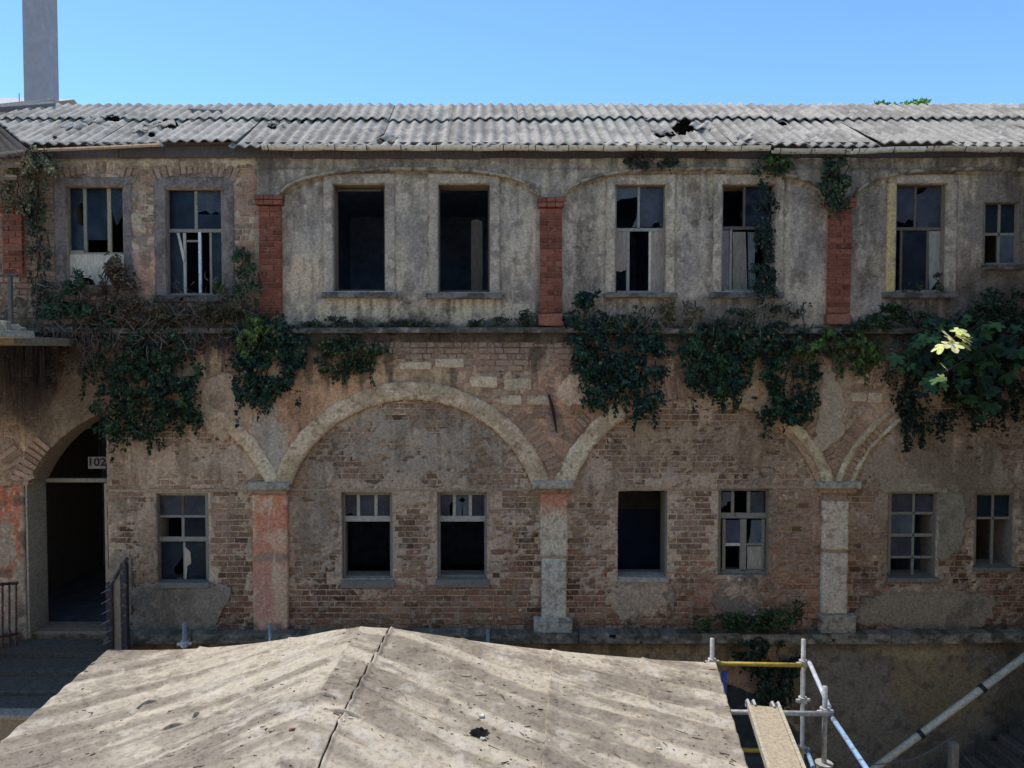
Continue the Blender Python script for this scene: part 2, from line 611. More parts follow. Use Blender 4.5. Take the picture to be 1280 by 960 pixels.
def brick_geom(mb, a, b, z0, z1, yf, yb, col, ch=.006, j=.0025):
    jj = lambda: random.uniform(-j, j)
    V = [[a, yb, z0], [b, yb, z0], [b, yb, z1], [a, yb, z1],
         [a, yf + ch, z0], [b, yf + ch, z0], [b, yf + ch, z1], [a, yf + ch, z1],
         [a + ch + jj(), yf + jj(), z0 + ch + jj()], [b - ch + jj(), yf + jj(), z0 + ch + jj()], [b - ch + jj(), yf + jj(), z1 - ch + jj()], [a + ch + jj(), yf + jj(), z1 - ch + jj()]]
    Q = [[8, 9, 10, 11], [4, 5, 9, 8], [5, 6, 10, 9], [6, 7, 11, 10], [7, 4, 8, 11],
         [0, 1, 5, 4], [1, 2, 6, 5], [2, 3, 7, 6], [3, 0, 4, 7]]
    mb.add(V, Q, (), col)


# shared brick meshes: unit length/height, chosen by colour
BV = []


def brick_variant(col, ratio):
    # ratio: length class
    best = None
    for (c, rt, me) in BV:
        if rt != ratio: continue
        d = np.abs(c - col).sum()
        if best is None or d < best[0]: best = (d, me)
    if best is None or (best[0] > .035 and sum(1 for b in BV if b[1] == ratio) < 26):
        m_ = MB()
        Lh = {0: .051, 1: .11}[ratio]
        brick_geom(m_, -Lh, Lh, -.034, .034, 0, .05, col)
        me = m_.mesh('brick'); BV.append((np.array(col), ratio, me)); return me
    return best[1]


def place_brick(name, a, b, z0, z1, yf, col, parent, material, variants=True):
    ratio = 0 if (b - a) < .16 else 1
    me = brick_variant(col, ratio)
    o = bpy.data.objects.new(name, me)
    if len(me.materials) == 0: me.materials.append(material)
    o.location = ((a + b) / 2, yf, (z0 + z1) / 2)
    o.scale = ((b - a) / {0: .102, 1: .22}[ratio], 1, (z1 - z0) / .068)
    link(o, parent)
    return o


# ------------------------------------------------------------------ lower storey: infill wall between the arches
def in_arch(p, q, e=0.0, ro=False):
    m = np.zeros(np.shape(p), bool)
    for (cx, cy, ri, roo) in ARCH:
        m |= ((p - cx) ** 2 + (q - cy) ** 2 < ((roo if ro else ri) + e) ** 2) & (q < 606)
    return m


LK = ['L1', 'L2', 'L3', 'L4', 'L5', 'L6', 'L7', 'D']
COVER = [  # px,py,rx,ry,amount: where the lime smear lies over the bricks
    (540, 560, 120, 40, .12), (395, 655, 28, 60, .22), (520, 625, 30, 22, .12), (640, 650, 30, 45, .08), (230, 575, 90, 28, .17),
    (185, 640, 14, 50, .22), (300, 640, 20, 30, .05), (730, 590, 40, 35, .20), (870, 600, 120, 10, .14), (802, 752, 36, 24, .30),
    (930, 745, 40, 22, .2), (870, 640, 30, 24, .12), (980, 570, 50, 40, .12), (1070, 660, 18, 60, .12), (1150, 570, 90, 38, .30),
    (1195, 640, 26, 34, .4), (1020, 640, 14, 40, .16), (1240, 600, 60, 20, .3), (515, 612, 160, 8, .12), (735, 650, 20, 60, .12),
    (880, 545, 90, 25, .05), (1142, 740, 36, 10, .3), (460, 742, 46, 8, .12), (580, 742, 46, 8, .1),
    (660, 700, 20, 70, -.05), (515, 765, 160, 26, -.22), (870, 765, 150, 22, -.12), (860, 670, 40, 60, -.16), (280, 700, 30, 80, -.14), (1080, 690, 30, 50, -.1), (1200, 690, 20, 40, -.12),
    (460, 540, 40, 18, .1), (590, 555, 50, 25, .1), (720, 560, 30, 30, .1)]


def infill_cov(p, q, x, z):
    n = fbm(x * 3.2, z * 4.2, 5, 11)
    n2 = fbm(x * 14, z * 18, 3, 21)
    c = .40 + (n - .5) * .75 + (n2 - .5) * .55
    for (cx, cy, rx, ry, a) in COVER:
        c = c + a * np.exp(-(((p - cx) / rx) ** 2 + ((q - cy) / ry) ** 2) ** 1.5)
    return c


def infill_y(p, q, x, z):
    c = infill_cov(p, q, x, z)
    h = ss(.44, .56, c)
    y = .006 - .024 * h - .008 * (fbm(x * 22, z * 26, 3, 3) - .5) - .004 * (fbm(x * 55, z * 60, 2, 8) - .5) * 2
    y = y - .014 * ss(613, 609, q) - .006 * (fbm(x * 1.1, z * 1.3, 2, 5) - .5)
    return y


def infill_col(p, q, x, z):
    n = fbm(x * 2.1, z * 2.6, 4, 31); m = fbm(x * 9, z * 10, 4, 41); dr = fbm(x * 9, z * 1.2, 4, 47)
    c = np.broadcast_to(C(146, 131, 119), p.shape + (3,)).copy()
    c = mixc(c, C(152, 135, 122), ss(.45, .65, n) * .8)
    c = mixc(c, C(126, 118, 111), blob(p, q, 530, 555, 120, 45, n) * .8)
    c = mixc(c, C(134, 124, 116), blob(p, q, 400, 660, 30, 60, n) * .9)
    c = mixc(c, C(118, 104, 92), ss(.5, .68, m) * .7)
    c = mixc(c, C(146, 133, 121), ss(.60, .74, m) * .7)
    c = mixc(c, C(84, 76, 68), ss(.58, .75, dr) * .45)
    c = mixc(c, C(118, 103, 86), blob(p, q, 900, 560, 120, 40, n) * .6)
    c = mixc(c, C(112, 88, 74), blob(p, q, 1000, 700, 60, 80, n) * .6)
    c = mixc(c, C(116, 106, 95), blob(p, q, 1180, 600, 110, 60, n) * .8)
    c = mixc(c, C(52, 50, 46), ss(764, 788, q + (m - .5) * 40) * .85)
    cv = infill_cov(p, q, x, z)
    c = mixc(c, c * np.array([.86, .86, .87]), ss(.44, .56, cv) * .8)
    c = soot_shade(p, q, x, z, c)
    return np.clip(c * (0.86 + .28 * m[..., None]), 0.01, .8)


x0, x1 = W(130, 700)[0], X_R
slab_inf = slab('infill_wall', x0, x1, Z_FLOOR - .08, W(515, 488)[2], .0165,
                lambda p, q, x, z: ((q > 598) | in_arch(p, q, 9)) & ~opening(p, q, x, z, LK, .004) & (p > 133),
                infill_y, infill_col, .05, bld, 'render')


def ok_infill(p, q, a, b, z0, z1):
    if p < 137 or q > 786: return False
    if q < 604 and not in_arch(p, q, 3): return False
    for k in LK:
        r_ = WR[k] if k != 'D' else DR
        if b > r_[0] - .004 and a < r_[1] + .004 and z1 > r_[2] - .004 and z0 < r_[3] + .004: return False
    for (pa, pb) in ((316, 364), (672, 710), (1025, 1060)):
        if q > 604 and p > pa and p < pb: return False
    return True


bricks = lay(x0, x1, Z_FLOOR, W(515, 490)[2], -.004, ok_infill, brick_col)
for i, b_ in enumerate(bricks):          # lunettes stand a little proud of the wall below
    p, q = PX((b_[0] + b_[1]) / 2, (b_[2] + b_[3]) / 2)
    if q < 610: bricks[i] = b_[:4] + (b_[4] - .012,) + b_[5:]
# choose the bricks that show most: long ones least covered by smear
sc = []
for b_ in bricks:
    xm, zm = (b_[0] + b_[1]) / 2, (b_[2] + b_[3]) / 2
    p, q = PX(xm, zm)
    cv = float(infill_cov(np.array([p]), np.array([q]), np.array([xm]), np.array([zm]))[0])
    sc.append(-(b_[1] - b_[0]) + max(0, cv - .42) * 2 + (5 if p > 1278 else 0))
order = np.argsort(sc)
loose = set(order[:300].tolist())
mb = MB()
for i, b_ in enumerate(bricks):
    if i in loose:
        place_brick('brick', *b_[:6], slab_inf, M['brick'])
    else:
        brick_geom(mb, b_[0], b_[1], b_[2], b_[3], b_[4], b_[4] + .05, b_[5])
mb.build('brickwork', M['brick'], slab_inf, kind='stuff')

# ------------------------------------------------------------------ spandrels above the arches
YS = -.06


def sp_cov(p, q, x, z):
    n = fbm(x * 2.4, z * 2.8, 5, 51); n2 = fbm(x * 15, z * 18, 3, 61)
    c = .52 + (n - .5) * .8 + (n2 - .5) * .45
    for (cx, cy, rx, ry, a) in ((675, 560, 45, 55, -.35), (640, 500, 60, 45, -.15), (1050, 560, 50, 50, -.25), (35, 570, 40, 32, -.4), (740, 530, 40, 30, -.1),
                                (400, 515, 70, 55, .35), (335, 545, 35, 60, .4), (715, 495, 22, 26, .5), (90, 500, 40, 60, .4), (840, 490, 40, 16, -.4),
                                (1035, 500, 25, 50, .3), (520, 455, 170, 16, -.05), (570, 435, 200, 10, -.25), (1200, 520, 60, 25, .15)):
        c = c + a * np.exp(-(((p - cx) / rx) ** 2 + ((q - cy) / ry) ** 2) ** 1.5)
    return c


def sp_y(p, q, x, z):
    h = ss(.46, .55, sp_cov(p, q, x, z))
    return YS + .008 - .030 * h - .012 * (fbm(x * 18, z * 20, 3, 63) - .5) - .005 * (fbm(x * 50, z * 55, 2, 65) - .5) - .012 * (fbm(x * 1.4, z * 1.4, 2, 66) - .5)


def sp_col(p, q, x, z):
    n = fbm(x * 2.2, z * 2.4, 4, 71); m = fbm(x * 8, z * 9, 4, 73); dr = fbm(x * 8, z * .9, 4, 77)
    c = np.broadcast_to(C(142, 122, 106), p.shape + (3,)).copy()
    c = mixc(c, C(156, 134, 112), ss(.45, .65, n) * .8)
    c = mixc(c, C(152, 121, 100), blob(p, q, 405, 510, 75, 60, n) * .85)
    c = mixc(c, C(132, 126, 122), blob(p, q, 338, 560, 22, 55, m) * .9)
    c = mixc(c, C(146, 112, 92), blob(p, q, 715, 520, 50, 60, n) * .6)
    c = mixc(c, C(150, 132, 110), blob(p, q, 520, 462, 150, 18, m) * .6)
    c = mixc(c, C(128, 116, 102), blob(p, q, 1040, 500, 40, 60, m) * .7)
    c = mixc(c, C(106, 98, 88), blob(p, q, 85, 500, 60, 70, n) * .8)
    c = mixc(c, C(112, 104, 90), ss(1100, 1180, p) * .6)
    c = mixc(c, C(112, 96, 84), ss(.55, .7, m) * .7)
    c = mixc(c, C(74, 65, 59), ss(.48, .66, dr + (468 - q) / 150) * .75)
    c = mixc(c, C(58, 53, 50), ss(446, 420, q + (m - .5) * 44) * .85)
    c = mixc(c, C(74, 60, 54), blob(p, q, 25, 470, 55, 50, n) * .6)
    c = soot_shade(p, q, x, z, c)
    return np.clip(c * (.85 + .3 * m[..., None]), .01, .8)


zt = W(600, 416)[2]; zb = W(600, 606)[2]
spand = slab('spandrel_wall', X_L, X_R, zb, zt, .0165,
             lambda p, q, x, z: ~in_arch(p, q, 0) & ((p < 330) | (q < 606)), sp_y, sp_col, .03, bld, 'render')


def ok_sp(p, q, a, b, z0, z1):
    return (not in_arch(p, q, 24, True)) and not in_arch(p, q, 27) and 425 < q < 602 and p > -40


spb = lay(X_L, X_R, zb + .02, W(600, 424)[2], YS - .004, ok_sp, lambda p, q, n: C(118, 98, 87) * (1 - .25 * ss(450, 420, q)))
mb = MB()
for b_ in spb:
    brick_geom(mb, b_[0], b_[1], b_[2], b_[3], b_[4], b_[4] + .05, b_[5])
# large squared stones in the spandrels
mb.build('spandrel_brickwork', M['brick'], spand, kind='stuff')
for (a, b, c, d) in ((630, 472, 664, 488), (658, 494, 688, 506), (626, 494, 652, 506), (1060, 490, 1080, 502), (1082, 490, 1100, 503), (1064, 464, 1088, 480), (588, 470, 622, 484), (500, 452, 540, 462), (545, 448, 580, 460)):
    r_ = rect((a, b, c, d)); mb = MB()
    mb.box(r_[0], r_[1], YS - .022, YS + .05, r_[2], r_[3], C(154, 140, 122) * random.uniform(.8, 1.05), .014, .003)
    mb.build('squared_stone', M['stone'], spand)

# voussoirs: radial bricks round each arch
KPX = 90.0


def arcpt(cx, cy, r_, th, Y=0):
    return W(cx + r_ * math.sin(th), cy - r_ * math.cos(th), Y)


def voussoir_ring(cx, cy, r0, r1, t0, t1, yf, parent, step=6.3, name='voussoir'):
    n = int(abs(t1 - t0) * r0 / step)
    for i in range(n):
        a = t0 + (t1 - t0) * i / n; b = a + (t1 - t0) / n * random.uniform(.62, .8)
        rj = random.uniform(-1.5, 1.5)
        P = [arcpt(cx, cy, r0, a), arcpt(cx, cy, r0, b), arcpt(cx, cy, r1 + rj, b), arcpt(cx, cy, r1 + rj, a)]
        m_ = MB(); y = yf + random.uniform(-.006, .005)
        V = [[p_[0], y, p_[2]] for p_ in P] + [[p_[0], YS + .05, p_[2]] for p_ in P]
        m_.add(V, [[0, 1, 2, 3], [0, 4, 5, 1], [1, 5, 6, 2], [2, 6, 7, 3], [3, 7, 4, 0]], (), C(122, 101, 89) * random.uniform(.65, 1.2))
        m_.build(name, M['brick'], parent)


A1, A2, A3, A4 = ARCH
voussoir_ring(A2[0], A2[1], A2[3] + 2, A2[3] + 20, R(40), R(70), YS - .01, spand)
voussoir_ring(A3[0], A3[1], A3[3] + 2, A3[3] + 20, R(-70), R(-38), YS - .008, spand)
voussoir_ring(A3[0], A3[1], A3[2] + 1, A3[3] + 6, R(-19), R(2), YS - .012, spand)
voussoir_ring(A3[0], A3[1], A3[3] + 2, A3[3] + 18, R(42), R(70), YS - .01, spand)
voussoir_ring(A4[0], A4[1], A4[3] + 2, A4[3] + 16, R(-70), R(-45), YS - .01, spand)
voussoir_ring(A4[0], A4[1], A4[2] + 2, A4[3] - 2, R(-70), R(-42), YS - .02, spand)
voussoir_ring(A1[0], A1[1], A1[2] + 1, A1[2] + 24, R(-68), R(-48), YS - .014, spand, 6.6)
voussoir_ring(-117, 662, 150, 176, R(50), R(69), YS - .012, spand, 6.6)


# plaster archivolts
def archivolt(i, t0, t1, yf=-.105, rin=0, rout=0, col=(158, 142, 118), sd_=0, rough=.3):
    cx, cy, ri, ro = ARCH[i]
    ri += rin; ro += rout
    px0 = cx + ro * min(math.sin(t0), math.sin(t1), 0 if t0 * t1 < 0 else 9) - 6 if False else cx - ro - 6
    x0_, x1_ = W(cx - ro - 8, 560)[0], min(W(cx + ro + 8, 560)[0], X_R)
    z0_, z1_ = W(cx, 607)[2], W(cx, cy - ro - 8)[2]

    def mk(p, q, x, z):
        d = np.hypot(p - cx, q - cy); th = np.arctan2(p - cx, cy - q)
        n = fbm(x * 7, z * 7, 4, 81 + sd_) - .5; n2 = fbm(x * 3, z * 3, 3, 83 + sd_) - .5
        return (d > ri - .5 + np.maximum(0, n) * 5 * rough) & (d < ro + n * 9 * rough) & (th > t0 + n2 * .10) & (th < t1 + n2 * .10) & (q < 605)

    def yy(p, q, x, z):
        d = np.hypot(p - cx, q - cy)
        return yf + .02 * ss(ri + 3, ri, d) + .015 * ss(ro - 3, ro, d) - .012 * (fbm(x * 9, z * 9, 4, 85 + sd_) - .5) - .006 * (fbm(x * 30, z * 30, 3, 88) - .5)

    def cl(p, q, x, z):
        n = fbm(x * 4, z * 4, 4, 91 + sd_); m = fbm(x * 16, z * 16, 3, 93)
        c = np.broadcast_to(C(*col), p.shape + (3,)).copy()
        c = mixc(c, C(136, 122, 104), ss(.45, .6, n)); c = mixc(c, C(168, 152, 136), ss(.55, .7, 1 - n) * .7)
        c = mixc(c, C(98, 84, 70), ss(.6, .75, m) * .7)
        return c * (.88 + .24 * m[..., None])
    return slab('archivolt', x0_, x1_, z0_, z1_, .0125, mk, yy, cl, 0.0, bld, 'render')


archivolt(1, R(-75), R(75), col=(160, 140, 124))
archivolt(0, R(22), R(75), col=(158, 138, 124), sd_=3, rout=-2, rough=.9)
archivolt(2, R(-75), R(-31), col=(160, 140, 122), sd_=5, rough=.8)
archivolt(2, R(4), R(26), col=(160, 146, 124), sd_=7, rout=-8, rough=1.2)
archivolt(2, R(38), R(75), col=(152, 138, 118), sd_=9, rin=9, rough=.8)
archivolt(3, R(-75), R(-36), col=(140, 128, 108), sd_=11, rin=14, rough=.6)
archivolt(3, R(-75), R(-33), col=(138, 124, 102), sd_=13, rout=-17, rough=.4)

# soffits of the arches
for (cx, cy, ri, ro) in ARCH:
    mb = MB(); n = 40
    a0 = math.acos((cy - 605) / ri)
    V = []
    for i in range(n + 1):
        t = -a0 + 2 * a0 * i / n
        p_ = arcpt(cx, cy, ri, t)
        if p_[0] > X_R: break
        V += [[p_[0], YS - .012, p_[2]], [p_[0], .42 if cx < 300 else .03, p_[2]]]
    k = len(V) // 2
    mb.add(V, [[2 * i, 2 * i + 1, 2 * i + 3, 2 * i + 2] for i in range(k - 1)], (), C(104, 92, 82))
    mb.build('arch_soffit', M['render'], bld)


# ------------------------------------------------------------------ piers of the arcade
def pier(prect, yf, colf, yb=.0, parent=bld, name='pier_shaft', seed=0, chip=2.0, matn='render', res=.0125):
    r_ = rect(prect); pad = .03

    def mk(p, q, x, z):
        n = fbm(x * 8, z * 6, 4, 101 + seed) - .45; n2 = fbm(x * 8, z * 6, 4, 107 + seed) - .45
        k = .012 * chip
        return (x > r_[0] + np.maximum(n, 0) * k) & (x < r_[1] - np.maximum(n2, 0) * k) & (z > r_[2] + np.maximum(n2, 0) * k) & (z < r_[3] - np.maximum(n, 0) * k)

    def yy(p, q, x, z):
        e = np.minimum(np.minimum(x - r_[0], r_[1] - x), np.minimum(z - r_[2], r_[3] - z))
        return yf + .012 * ss(.02, 0, e) - .010 * (fbm(x * 8, z * 8, 4, 111 + seed) - .5) - .007 * (fbm(x * 30, z * 30, 3, 113 + seed) - .5)
    return slab(name, r_[0], r_[1], r_[2], r_[3], res, mk, yy, colf, yb, parent, matn)


def redpier_col(p, q, x, z):
    n = fbm(x * 5, z * 4, 4, 121); m = fbm(x * 14, z * 12, 4, 123); dr = fbm(x * 14, z * 2, 3, 125)
    c = np.broadcast_to(C(158, 132, 116), p.shape + (3,)).copy()
    c = mixc(c, C(152, 100, 84), ss(.42, .66, n + (690 - q) / 600) * .8)
    c = mixc(c, C(146, 110, 103), ss(690, 720, q) * ss(.4, .6, n) * .8)
    c = mixc(c, C(138, 78, 64), ss(.52, .7, m) * ss(710, 620, q) * .7)
    c = mixc(c, C(120, 104, 94), blob(p, q, 340, 695, 22, 6, m))
    c = mixc(c, C(170, 148, 130), ss(.6, .74, dr) * .7)
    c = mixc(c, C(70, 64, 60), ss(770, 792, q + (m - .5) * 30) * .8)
    return c


def palepier(base, dark, seed, redtop=False):
    def f(p, q, x, z):
        n = fbm(x * 6, z * 5, 4, 131 + seed); m = fbm(x * 18, z * 18, 4, 133 + seed)
        c = np.broadcast_to(C(*base), p.shape + (3,)).copy()
        c = mixc(c, C(*dark), ss(.52, .7, m) * .8); c = mixc(c, C(base[0] + 14, base[1] + 12, base[2] + 8), ss(.5, .7, n) * .6)
        if redtop: c = mixc(c, C(140, 90, 74), ss(648, 622, q + (m - .5) * 50) * .85)
        return c
    return f


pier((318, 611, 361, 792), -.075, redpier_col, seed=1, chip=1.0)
pier((675, 611, 709, 694), -.07, palepier((160, 146, 135), (126, 102, 88), 1, True), seed=2)
pier((676, 690, 708, 774), -.06, palepier((124, 110, 98), (92, 84, 78), 2), seed=3)
pier((677, 697, 707, 771), -.085, palepier((150, 146, 140), (120, 112, 104), 3), seed=4)
pier((667, 770, 714, 790), -.15, palepier((132, 130, 126), (96, 94, 92), 4), name='pier_base', seed=5, matn='stone')
pier((1026, 625, 1058, 686), -.075, palepier((154, 144, 134), (112, 100, 92), 6), seed=7)
pier((1025, 690, 1057, 766), -.075, palepier((150, 141, 133), (122, 112, 105), 7), seed=8)
pier((1027, 611, 1057, 768), -.05, palepier((118, 104, 92), (92, 82, 74), 8), seed=9)
pier((1021, 766, 1064, 791), -.15, palepier((120, 116, 108), (88, 84, 80), 9), name='pier_base', seed=10, matn='stone')
for (a, b, c, d, col) in ((314, 601, 365, 611, (122, 119, 114)), (665, 599, 716, 609, (124, 121, 116)), (1018, 600, 1071, 609, (128, 124, 116))):
    pier((a, b, c, d), -.155, palepier(col, tuple(v * .75 for v in col), a), name='capital', seed=a, matn='stone', chip=.8)
    pier((a + 4, d - .5, c - 4, d + 6), -.12, palepier((120, 96, 84), (90, 70, 60), a + 1), name='capital_moulding', seed=a + 2, chip=1.2)


def leftpier_col(p, q, x, z):
    n = fbm(x * 5, z * 4, 4, 141); m = fbm(x * 14, z * 12, 4, 143)
    c = np.broadcast_to(C(116, 106, 96), p.shape + (3,)).copy()
    c = mixc(c, C(138, 84, 66), ss(34, 24, p + (m - .5) * 10) * ss(.38, .55, n + (640 - q) / 500))
    c = mixc(c, C(146, 128, 116), ss(.56, .68, m) * .8)
    c = mixc(c, C(74, 68, 64), ss(.62, .75, n) * .8)
    return c


pier((-72, 601, 34, 800), -.05, leftpier_col, seed=12, chip=1.2, res=.0165)
def jamb_y(p, q, x, z): return .0
xj = DR[0]
mb = MB()
for zz_ in np.arange(Z_FLOOR - .1, W(40, 603)[2], .18):
    mb.box(xj - .02, xj + .006, -.04, .425, zz_, min(zz_ + .18, W(40, 603)[2]), C(122, 114, 104) * random.uniform(.9, 1.1), 0)
mb.build('door_jamb', M['render'], bld)


# plaster patches over the bricks
def patch(prect, yf, base, seed, wob=.35, name='plaster_patch', yb=.0, parent=bld, round_=4, dark=None):
    cx, cy = (prect[0] + prect[2]) / 2, (prect[1] + prect[3]) / 2
    rx, ry = (prect[2] - prect[0]) / 2, (prect[3] - prect[1]) / 2
    r_ = rect((prect[0] - 8, prect[1] - 8, prect[2] + 8, prect[3] + 8))

    def mk(p, q, x, z):
        n = fbm(x * 3, z * 3, 4, 151 + seed) - .5 + .45 * (fbm(x * 13, z * 13, 3, 152 + seed) - .5)
        d = (np.abs((p - cx) / rx) ** round_ + np.abs((q - cy) / ry) ** round_) ** (1 / round_)
        return (d + n * wob < .96) & ~opening(p, q, x, z, list(WR), .0) & (x < X_R)

    def yy(p, q, x, z):
        return yf - .006 * (fbm(x * 6, z * 6, 3, 153 + seed) - .5) - .003 * (fbm(x * 30, z * 30, 2, 155) - .5)

    def cl(p, q, x, z):
        n = fbm(x * 3, z * 3, 4, 157 + seed); m = fbm(x * 12, z * 9, 4, 159)
        c = np.broadcast_to(C(*base), p.shape + (3,)).copy()
        c = mixc(c, C(*(dark or [v * .78 for v in base])), ss(.5, .68, n) * .8)
        c = mixc(c, C(*[min(255, v * 1.1) for v in base]), ss(.55, .7, m) * .6)
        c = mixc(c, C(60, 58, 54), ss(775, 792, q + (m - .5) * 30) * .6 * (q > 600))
        return c
    return slab(name, r_[0], min(r_[1], X_R), r_[2], r_[3], .0135, mk, yy, cl, yb, parent, 'render')


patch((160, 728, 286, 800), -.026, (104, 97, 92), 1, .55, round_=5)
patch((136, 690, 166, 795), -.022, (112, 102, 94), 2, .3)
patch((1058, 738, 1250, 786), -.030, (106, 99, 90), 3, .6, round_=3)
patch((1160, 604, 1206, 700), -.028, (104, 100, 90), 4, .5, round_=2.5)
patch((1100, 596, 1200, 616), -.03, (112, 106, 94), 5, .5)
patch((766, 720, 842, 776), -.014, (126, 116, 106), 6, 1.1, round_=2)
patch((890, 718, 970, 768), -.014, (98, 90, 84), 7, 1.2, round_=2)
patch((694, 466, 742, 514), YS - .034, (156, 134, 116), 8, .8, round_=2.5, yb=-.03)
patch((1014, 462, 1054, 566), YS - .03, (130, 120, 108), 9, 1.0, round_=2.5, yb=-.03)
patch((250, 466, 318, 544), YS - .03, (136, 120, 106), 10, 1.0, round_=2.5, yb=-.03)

# iron tie anchor
mb = MB()
p0, p1, p2 = W(686, 493, -.10), W(692, 515, -.10), W(696, 541, -.10)
mb.tube([p0, p1, p2], [.016, .026, .010], 7, C(48, 42, 40, 1.0))
mb.build('tie_anchor', mat('rusty_iron', tuple(C(58, 46, 42, 1.0)), .8, 30, .4, .3), bld)

# ------------------------------------------------------------------ ledges
def ledge(name, py0, py1, ydepth, pxs, col, stone_px):
    z1_, z0_ = W(600, py0)[2], W(600, py1)[2]
    host = None
    px_ = pxs[0]
    k = 0
    while px_ < pxs[1]:
        L = stone_px * random.uniform(.8, 1.25)
        nxt = min(px_ + L, pxs[1])
        a, b = W(px_, 600)[0] + .003, min(W(nxt, 600)[0] - .003, X_R)
        dz = random.uniform(-.010, .010); dy = random.uniform(-.02, .02)
        cc = np.array(C(*col)) * random.uniform(.8, 1.15)
        yfz = ydepth + dy

        def yy(p, q, x, z, yfz=yfz):
            return yfz - .02 * (fbm(x * 7, z * 7, 3, 171) - .5)

        def cl(p, q, x, z, cc=cc):
            m = fbm(x * 9, z * 14, 4, 173)
            c = np.broadcast_to(cc, p.shape + (3,)).copy()
            c = mixc(c, C(54, 56, 50), ss(.48, .65, m) * .8)
            return mixc(c, C(128, 124, 116), ss(.60, .75, 1 - m) * .5)

        def mk(p, q, x, z):
            return fbm(x * 6, z * 6, 3, 175) < .80
        slab(name, a, b, z0_ + dz, z1_ + dz, .012, mk, yy, cl, .02, bld, 'stone', smooth=False)
        px_ = nxt; k += 1


ledge('string_course', 410.5, 417, -.19, (-75, 1330), (78, 74, 74), 160)
ledge('plinth_ledge', 786, 798, -.20, (135, 1330), (92, 90, 86), 95)

# ------------------------------------------------------------------ upper storey walls
UK = ['U1', 'U2', 'U3', 'U4', 'U5', 'U6', 'U7', 'U8']
BAYS = [(513, 161), (867, 163), (1221, 157)]


def arch_line(p):
    y = np.full(np.shape(p), 251.0)
    for (cx, hw) in BAYS:
        u = np.clip(np.abs(p - cx) / hw, 0, 1)
        yy = 250 - 36 * np.sqrt(np.maximum(0, 1 - u ** 2.7))
        y = np.where(np.abs(p - cx) < hw, yy, y)
    return y


def up_y(p, q, x, z):
    al = arch_line(p) + (fbm(x * 9, z * 9, 3, 181) - .5) * 3
    st = ss(al + 1.5, al - 1.5, q)
    y = -.004 - .085 * st + .022 * np.exp(-((q - al - 2.6) / 1.4) ** 2)
    fall = ss(.62, .68, fbm(x * 3.3, z * 3.3, 5, 183)) * ss(372, 395, q)
    y = y + .018 * fall
    y = y + .03 * ss(214, 211, q) * ss(.40, .50, fbm(x * 2.2, z * .6, 4, 187) + .1 * ((p > 1060) & (p < 1290)) + .12 * ((p > 425) & (p < 600)))
    return y - .012 * (fbm(x * 2, z * 2, 3, 185) - .5) - .007 * (fbm(x * 9, z * 9, 4, 189) - .5) - .003 * (fbm(x * 40, z * 40, 2, 190) - .5)


def up_col(p, q, x, z):
    n = fbm(x * 1.5, z * 1.7, 5, 191); m = fbm(x * 6, z * 6, 5, 193); dr = fbm(x * 7, z * .8, 4, 197); f = fbm(x * 20, z * 22, 3, 199)
    c = np.broadcast_to(C(128, 121, 114), p.shape + (3,)).copy()
    c = mixc(c, C(112, 107, 104), ss(.5, .62, n) * .85)
    c = mixc(c, C(148, 140, 126), ss(.50, .66, 1 - n) * .7)
    c = mixc(c, C(150, 141, 125), blob(p, q, 515, 388, 160, 16, m) * .75)
    c = mixc(c, C(150, 134, 118), blob(p, q, 385, 345, 30, 22, m) * .8)
    c = mixc(c, C(146, 137, 120), blob(p, q, 800, 385, 100, 20, m) * .6)
    c = mixc(c, C(122, 112, 100), ss(1130, 1230, p + (m - .5) * 80) * .7)
    al = arch_line(p)
    edge = np.exp(-((q - al - 5) / 4.0) ** 2)
    c = mixc(c, C(168, 156, 128), edge * ss(.42, .6, m) * .6)
    c = mixc(c, C(92, 85, 80), ss(.54, .70, m) * .7)
    sk = fbm(x * 16, z * 3.5, 4, 471)
    c = mixc(c, C(100, 94, 88), ss(.52, .68, sk) * .55)
    c = mixc(c, C(152, 142, 130), ss(.56, .72, 1 - sk) * .45)
    c = mixc(c, C(150, 144, 134), ss(.66, .76, f) * .35)
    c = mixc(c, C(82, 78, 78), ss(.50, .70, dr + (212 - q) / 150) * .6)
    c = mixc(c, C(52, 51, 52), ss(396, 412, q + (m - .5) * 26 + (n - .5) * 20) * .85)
    c = mixc(c, C(84, 78, 74), blob(p, q, 905, 390, 100, 18, m) * .6)
    c = mixc(c, C(78, 72, 68), blob(p, q, 1240, 370, 60, 40, m) * .6)
    c = mixc(c, C(92, 86, 82), blob(p, q, 335, 225, 12, 40, m) * .7)
    c = mixc(c, C(94, 90, 88), blob(p, q, 1250, 270, 40, 60, m, .2) * .8)
    c = soot_shade(p, q, x, z, c)
    for (sa, sb, sy) in ((405, 497, 373), (533, 627, 374), (754, 844, 373), (886, 976, 373), (1102, 1192, 373)):
        st_ = fbm(x * 22, z * .8, 3, 611)
        c = mixc(c, c * .5, (p > sa) * (p < sb) * (q > sy) * ss(.50, .62, st_) * ss(sy + 38, sy, q) * .8)
    st_ = fbm(x * 15, z * .5, 3, 613)
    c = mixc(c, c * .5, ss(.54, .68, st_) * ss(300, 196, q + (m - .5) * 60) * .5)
    return np.clip(c * np.array([1.0, .978, 0.985]) * (.9 + .2 * f[..., None]), .01, .8)


